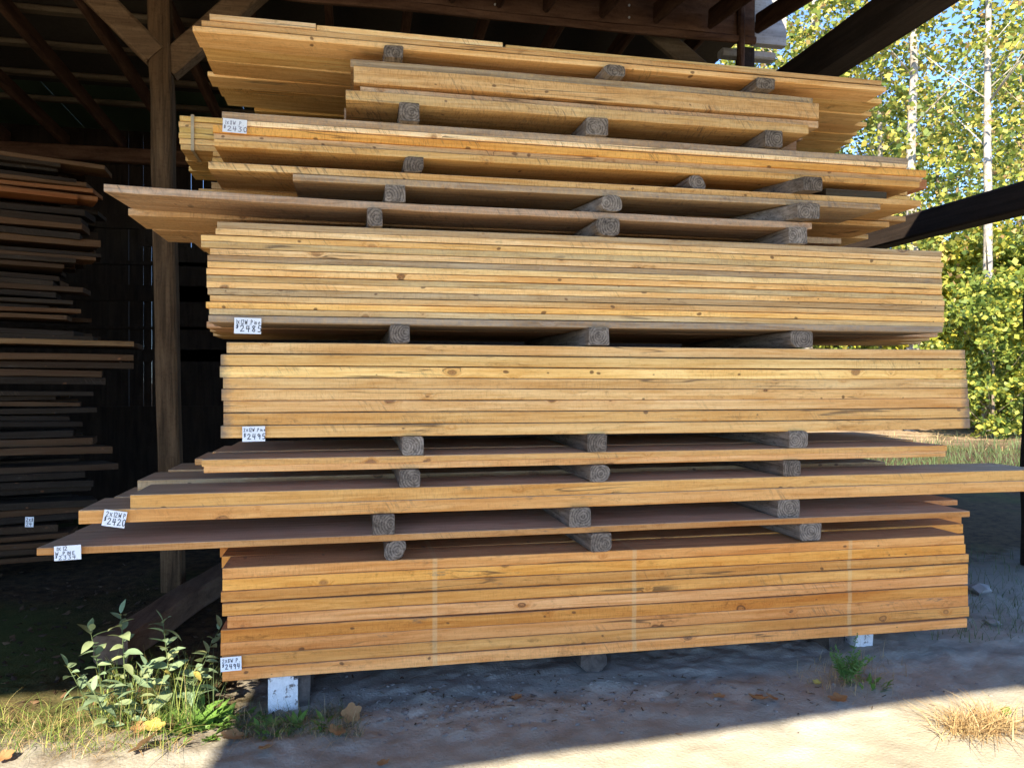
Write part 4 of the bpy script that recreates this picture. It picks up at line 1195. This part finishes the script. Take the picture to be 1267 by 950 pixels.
# dry leaves lying about: lobed and curled
def dry_leaf_mesh(R, seed, mat):
    r_ = random.Random(seed)
    n = 22
    V = [(0, 0, 0.004)]
    cu = r_.uniform(0.2, 0.5)
    for ring in (0.5, 1.0):
        for i in range(n):
            a_ = 2 * math.pi * i / n
            lob = 0.62 + 0.38 * abs(math.cos(2.5 * a_)) ** 0.7
            rr = R * ring * (lob if ring == 1 else 0.9 * lob + 0.1) * r_.uniform(0.92, 1.06)
            x, y = rr * math.cos(a_), rr * math.sin(a_) * 0.8
            V.append((x, y, 0.004 + cu * (y * y) / R * 0.9 + cu * 0.5 * abs(x) * ring * ring + r_.uniform(0, 0.003)))
    F = [(0, 1 + i, 1 + (i + 1) % n) for i in range(n)]
    F += [(1 + i, 1 + n + i, 1 + n + (i + 1) % n, 1 + (i + 1) % n) for i in range(n)]
    return mesh('dry_leaf', V, F, mat, True)
DL = [dry_leaf_mesh(0.036, s, M_dry) for s in (1, 2, 3, 4)]
DLY = dry_leaf_mesh(0.036, 9, M_yel)
spots = [(179, 928, 1.5, 'large brown dry leaf upright in the sun below the plants', 0.8),
         (172, 905, 0.9, 'curled tan dry leaf in the grass under the plants', 0.4),
         (286, 910, 1.2, 'pale brown dry leaf in shade below the white block', 0.2),
         (415, 905, 1.1, 'brown dry leaf on shaded dirt right of the white block', 0.4),
         (433, 887, 1.2, 'rust brown curled leaf standing on edge right of the white block', 1.1),
         (328, 925, 0.8, 'yellowish curled leaf nearest the camera in the shade', 0.3),
         (640, 868, 0.7, 'small brown leaf on shaded dirt below the bundle middle', 0.1),
         (474, 940, 0.7, 'small red-brown leaf on shaded dirt near the photo bottom', 0.1),
         (890, 862, 0.7, 'dark flat leaf on the dirt left of the largest middle leaf', 0.1),
         (938, 867, 1.2, 'largest rust brown leaf on shaded dirt right of middle', 0.3),
         (955, 865, 0.9, 'brown leaf touching the largest rust leaf', 0.4),
         (1038, 867, 1.2, 'dull brown leaf below the feathery weed', 0.2),
         (1011, 845, 0.7, 'orange yellow leaf left of the feathery weed', 0.5),
         (1218, 905, 0.7, 'brown leaf caught in the straw clump', 0.3),
         (5, 935, 1.0, 'brown leaf at the far left corner in the sun', 0.3)]
for i, (px, py, s, lb, tl) in enumerate(spots):
    o = obj('dry_leaf', DL[i % 4] if i != 12 else DLY)
    o.location = gz(gpt(px, py), 0.004 + 0.012 * s * tl)
    o.scale = (s, s, s) if i != 12 else (0.5, 0.5, 0.5)
    o.rotation_euler = (tl * 0.9, rv.uniform(-.2, .2), rv.uniform(0, 6))
    tag(o, lb, 'leaf', 'fallen leaves on the dirt')
o = obj('dry_leaf', DLY); o.location = gz(gpt(190, 908), 0.02); o.rotation_euler = (0.5, 0.1, 0.4); tag(o, 'broad yellow fallen leaf below the bright green weed', 'leaf', 'fallen leaves on the dirt')

# clods, pebbles and chips scattered on the dirt
def pebble(V, F, p, r, r_):
    k = len(V)
    base = [(1, 0, 0), (-1, 0, 0), (0, 1, 0), (0, -1, 0), (0, 0, 1), (0, 0, -1), (.6, .6, .6), (-.6, .6, .5), (.6, -.6, .5), (-.6, -.6, .6)]
    sx, sy, sz = r_.uniform(.6, 1.3), r_.uniform(.6, 1.3), r_.uniform(.35, .7)
    a_ = r_.uniform(0, 6.28); c_, s_ = math.cos(a_), math.sin(a_)
    for b_ in base:
        q = r_.uniform(.8, 1.15) * r
        x, y = b_[0] * sx, b_[1] * sy
        V.append((p.x + (x * c_ - y * s_) * q, p.y + (x * s_ + y * c_) * q, p.z + b_[2] * sz * q))
    for f in ((4, 6, 7), (4, 7, 9), (4, 9, 8), (4, 8, 6), (0, 2, 6), (2, 7, 6), (2, 1, 7), (1, 9, 7), (1, 3, 9), (3, 8, 9), (3, 0, 8), (0, 6, 8), (5, 2, 0), (5, 1, 2), (5, 3, 1), (5, 0, 3)):
        F.append(tuple(k + q for q in f))
V, F = [], []
for _ in range(1500):
    px, py = rv.uniform(200, 1267), rv.uniform(845, 950)
    v = gz(gpt(px, py)); pebble(V, F, v, rv.uniform(0.0012, 0.0035), rv)
for _ in range(420):
    px, py = rv.gauss(560, 110), rv.gauss(872, 16)
    v = gz(gpt(px, min(max(py, 845), 940))); pebble(V, F, v, rv.uniform(0.003, 0.013) * rv.uniform(0.5, 1.2), rv)
for _ in range(160):
    px, py = rv.gauss(800, 200), rv.gauss(850, 14)
    v = gz(gpt(px, min(max(py, 835), 940))); pebble(V, F, v, rv.uniform(0.003, 0.010), rv)
o = obj('gravel', mesh('gravel', V, F, M_rock)); tag(o, 'loose dirt clods and grit on the yard', 'gravel', None, 'stuff')
V, F = [], []
for _ in range(200):
    px, py = rv.gauss(620, 260), rv.gauss(862, 18)
    v = gz(gpt(px, min(max(py, 838), 945)), 0.004)
    a_ = rv.uniform(0, 6.28); L = rv.uniform(0.006, 0.03); w_ = rv.uniform(0.001, 0.003)
    d = Vector((math.cos(a_), math.sin(a_), rv.uniform(-.15, .25))) * L; n_ = Vector((-d.y, d.x, 0)).normalized() * w_; u_ = Vector((0, 0, w_))
    k = len(V); V += [v - n_, v + n_, v + u_, v + d - n_, v + d + n_, v + d + u_]
    F += [(k, k + 3, k + 5, k + 2), (k + 1, k + 2, k + 5, k + 4), (k, k + 1, k + 4, k + 3), (k, k + 2, k + 1), (k + 3, k + 4, k + 5)]
o = obj('wood_chips', mesh('wood_chips', V, F, M_deadleaf)); tag(o, 'twigs and wood chips strewn on the dirt before the pile', 'wood chips', None, 'stuff')
for (px, py, r, lb) in ((1228, 778, 0.05, 'pale rock lying in the shade right of the lowest bundle'), (1212, 738, 0.08, 'grey rock behind the right end of the lowest bundle')):
    V, F = [], []
    v = gz(gpt(px, py)); pebble(V, F, Vector((0, 0, r * 0.25)), r, rv)
    o = obj('rock', mesh('rock', V, F, M_palerock)); o.location = v
    tag(o, lb, 'rock', 'rocks beside the pile')
# litter on the shaded floor of the shed
V, F = [], []
for _ in range(500):
    v = gpt(rv.uniform(-60, 270), rv.uniform(690, 870)); v = gz(v, 0.004)
    a_ = rv.uniform(0, 6.28); s = rv.uniform(0.010, 0.024); d = Vector((math.cos(a_), math.sin(a_), rv.uniform(-.3, .3))) * s; n_ = Vector((-d.y, d.x, rv.uniform(-.01, .01))) * .6
    k = len(V); V += [v - d, v + n_, v + d + Vector((0, 0, .006)), v - n_]; F.append((k, k + 1, k + 2, k + 3))
o = obj('leaf_litter', mesh('leaf_litter', V, F, M_deadleaf)); tag(o, 'dead leaves strewn over the dark shed floor', 'leaf litter', None, 'stuff')
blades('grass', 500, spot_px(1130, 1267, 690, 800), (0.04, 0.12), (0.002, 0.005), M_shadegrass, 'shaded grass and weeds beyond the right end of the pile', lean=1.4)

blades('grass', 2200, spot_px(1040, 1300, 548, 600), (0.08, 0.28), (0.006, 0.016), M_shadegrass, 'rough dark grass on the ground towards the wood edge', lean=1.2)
blades('dry_grass', 260, spot_px(1040, 1300, 530, 560), (0.06, 0.22), (0.006, 0.016), M_straw, 'dry litter and straw on the sunlit clearing', lean=2.5)
# ------------------------------------------------------------------ trees beyond the shed
def crown_mesh(name, h0, h1, rad, n, leaf, seed, mat, clumps=170, limbs=None):
    r_ = random.Random(seed)
    V, F = [], []
    cs = []
    for _ in range(clumps):
        t = r_.random()
        zc = h0 + (h1 - h0) * t
        prof = (math.sin(math.pi * (0.12 + 0.85 * t)) ** 0.7) * rad
        a_ = r_.uniform(0, 6.28); rr = prof * r_.random() ** 0.5
        cs.append((Vector((rr * math.cos(a_), rr * math.sin(a_), zc)), r_.uniform(0.10, 0.34) * rad * 0.5))
    for _ in range(n):
        c_, s_ = r_.choice(cs)
        p = c_ + Vector((r_.gauss(0, s_), r_.gauss(0, s_), r_.gauss(0, s_ * 0.6)))
        d = Vector((r_.gauss(0, 1), r_.gauss(0, 1), r_.gauss(-0.3, 0.7))).normalized()
        u = d.orthogonal().normalized(); u.rotate(Matrix.Rotation(r_.uniform(0, 6.28), 3, d))
        L = leaf * r_.uniform(0.6, 1.3); W = L * 0.36
        k = len(V)
        V += [p, p + d * L * .45 + u * W, p + d * L, p + d * L * .45 - u * W]
        F.append((k, k + 1, k + 2, k + 3))
    return mesh(name, V, F, mat), cs
def trunk_mesh(name, H, r0, cs, seed, mat, limbs=16):
    r_ = random.Random(seed)
    mb = MB()
    pts = [Vector((0.10 * noise.noise(Vector((seed, t * 3, 0))) * t * H * 0.3, 0.10 * noise.noise(Vector((seed, t * 3, 5))) * t * H * 0.3, H * t - 0.1)) for t in [i / 12 for i in range(13)]]
    mb.tube(pts, [r0 * (1 - 0.8 * (i / 12)) for i in range(13)], 9)
    for c_, s_ in r_.sample(cs, min(limbs, len(cs))):
        t = max(0.15, min(0.95, (c_.z - 0.9 * math.hypot(c_.x, c_.y)) / H)); i = min(11, int(t * 12)); p = pts[i].lerp(pts[i + 1], t * 12 - i)
        p = p - Vector((0, 0, 0.0)); m_ = (p + c_) / 2 + Vector((0, 0, -0.05))
        rr = r0 * (1 - 0.8 * t) * 0.26
        mb.tube([p, m_, c_], [rr, rr * .6, rr * .2], 5)
    return mesh(name, mb.v, mb.f, mat, True)
kinds = []
for i, (h0, h1, rad, n, lf, mt, tr, r0) in enumerate([
        (1.6, 10.0, 1.9, 10000, 0.098, M_crownA, M_trunkw, 0.105),
        (1.0, 7.6, 1.9, 11500, 0.094, M_crownB, M_trunkd, 0.10),
        (2.2, 11.0, 1.6, 7000, 0.10, M_crownA, M_trunkw, 0.075),
        (0.5, 6.0, 1.9, 9500, 0.095, M_crownC, M_trunkd, 0.06)]):
    cm, cs = crown_mesh('crown', h0, h1, rad, n, lf, 40 + i, mt)
    tm = trunk_mesh('trunk', h1 * 0.97, r0, cs, 60 + i, tr, 9)
    kinds.append((cm, tm))
GT_ = 'trees at the wood edge'
# (photo column, distance in Y, kind, scale, turn, label)
trees = [(1128, 7.8, 0, 1.0, 0.3, 'slender pale-trunked tree nearest the pile with yellow-green leaves'),
         (1222, 7.0, 2, 1.0, 1.2, 'slim pale-barked tree at the right with open sky beside it'),
         (1092, 9.6, 2, 0.95, 2.2, 'thin pale-barked tree between the pile end and the nearest pale trunk'),
         (1000, 10.5, 0, 1.05, 4.0, 'yellow-leaved tree showing above the upper tie beam'),
         (940, 12.0, 1, 1.15, 0.9, 'green tree seen past the grey header end'),
         (1040, 13.5, 1, 1.1, 5.0, 'dark green tree farther back behind the upper tie beam'),
         (1160, 12.5, 1, 1.0, 3.0, 'green-leaved tree behind the pale trunk and lower tie beam'),
         (1262, 10.5, 1, 0.95, 1.9, 'green tree at the right photo edge'),
         (1290, 15.0, 0, 1.1, 0.2, 'distant yellow tree cut by the right photo edge'),
         (1110, 16.5, 3, 1.3, 3.6, 'distant bright yellow tree behind the top boards'),
         (1330, 8.5, 2, 1.0, 5.4, 'pale-barked tree just beyond the right photo edge')]
for px, Y_, kd_, sc, rz, lb in trees:
    Y_ = Y_ * 1.6 + 0.5; sc *= 1.55
    e = empty('tree', (X(px, Y_), Y_, 0.0))
    e.rotation_euler = (0, 0, rz); e.scale = (sc, sc, sc)
    tag(e, lb, 'tree', GT_)
    o = obj('crown', kinds[kd_][0], e); o.location = Matrix.Rotation(-rz, 3, 'Z') @ Vector((0.2, 0.75, 0)); obj('trunk', kinds[kd_][1], e)
# shrubs under the trees
sh = []
for i, (mt, n) in enumerate(((M_crownC, 7000), (M_crownB, 7000), (M_crownC, 5500))):
    cm, cs = crown_mesh('crown', 0.15, 2.3, 1.0, n, 0.085, 80 + i, mt, 90)
    tm = trunk_mesh('trunk', 1.7, 0.03, cs, 90 + i, M_trunkd, 14)
    sh.append((cm, tm))
shrubs = [(1229, 4.5, 1, 0.75, 2.2, 'green shrub at the foot of the slim pale-barked tree'),
          (1262, 4.9, 0, 0.7, 0.9, 'yellow-green shrub beside the post at the right photo edge'),
          (1195, 6.3, 0, 1.1, 0.4, 'bright yellow-green shrub right of the bundle tagged 2485'),
          (1255, 5.8, 1, 1.0, 1.7, 'green shrub at the right photo edge below the tie beam'),
          (1150, 8.0, 2, 1.1, 2.9, 'yellow shrub glimpsed between the bundles at the right'),
          (1085, 8.5, 1, 0.9, 0.8, 'dark green shrub glimpsed under the bundle tagged 2495'),
          (1230, 8.5, 2, 1.3, 4.1, 'yellow shrub behind the green one at the right'),
          (1010, 9.5, 1, 1.0, 5.2, 'green shrub hidden mostly behind the pile'),
          (1290, 8.0, 0, 1.2, 3.3, 'yellow-green shrub cut by the right photo edge')]
for px, Y_, kd_, sc, rz, lb in shrubs:
    Y_ = Y_ * 1.5 + 4.0; sc *= 1.9
    e = empty('shrub', (X(px, Y_), Y_, 0.0))
    e.rotation_euler = (0, 0, rz); e.scale = (sc, sc, sc)
    tag(e, lb, 'shrub', 'shrubs under the trees')
    obj('crown', sh[kd_][0], e); obj('stems', sh[kd_][1], e)
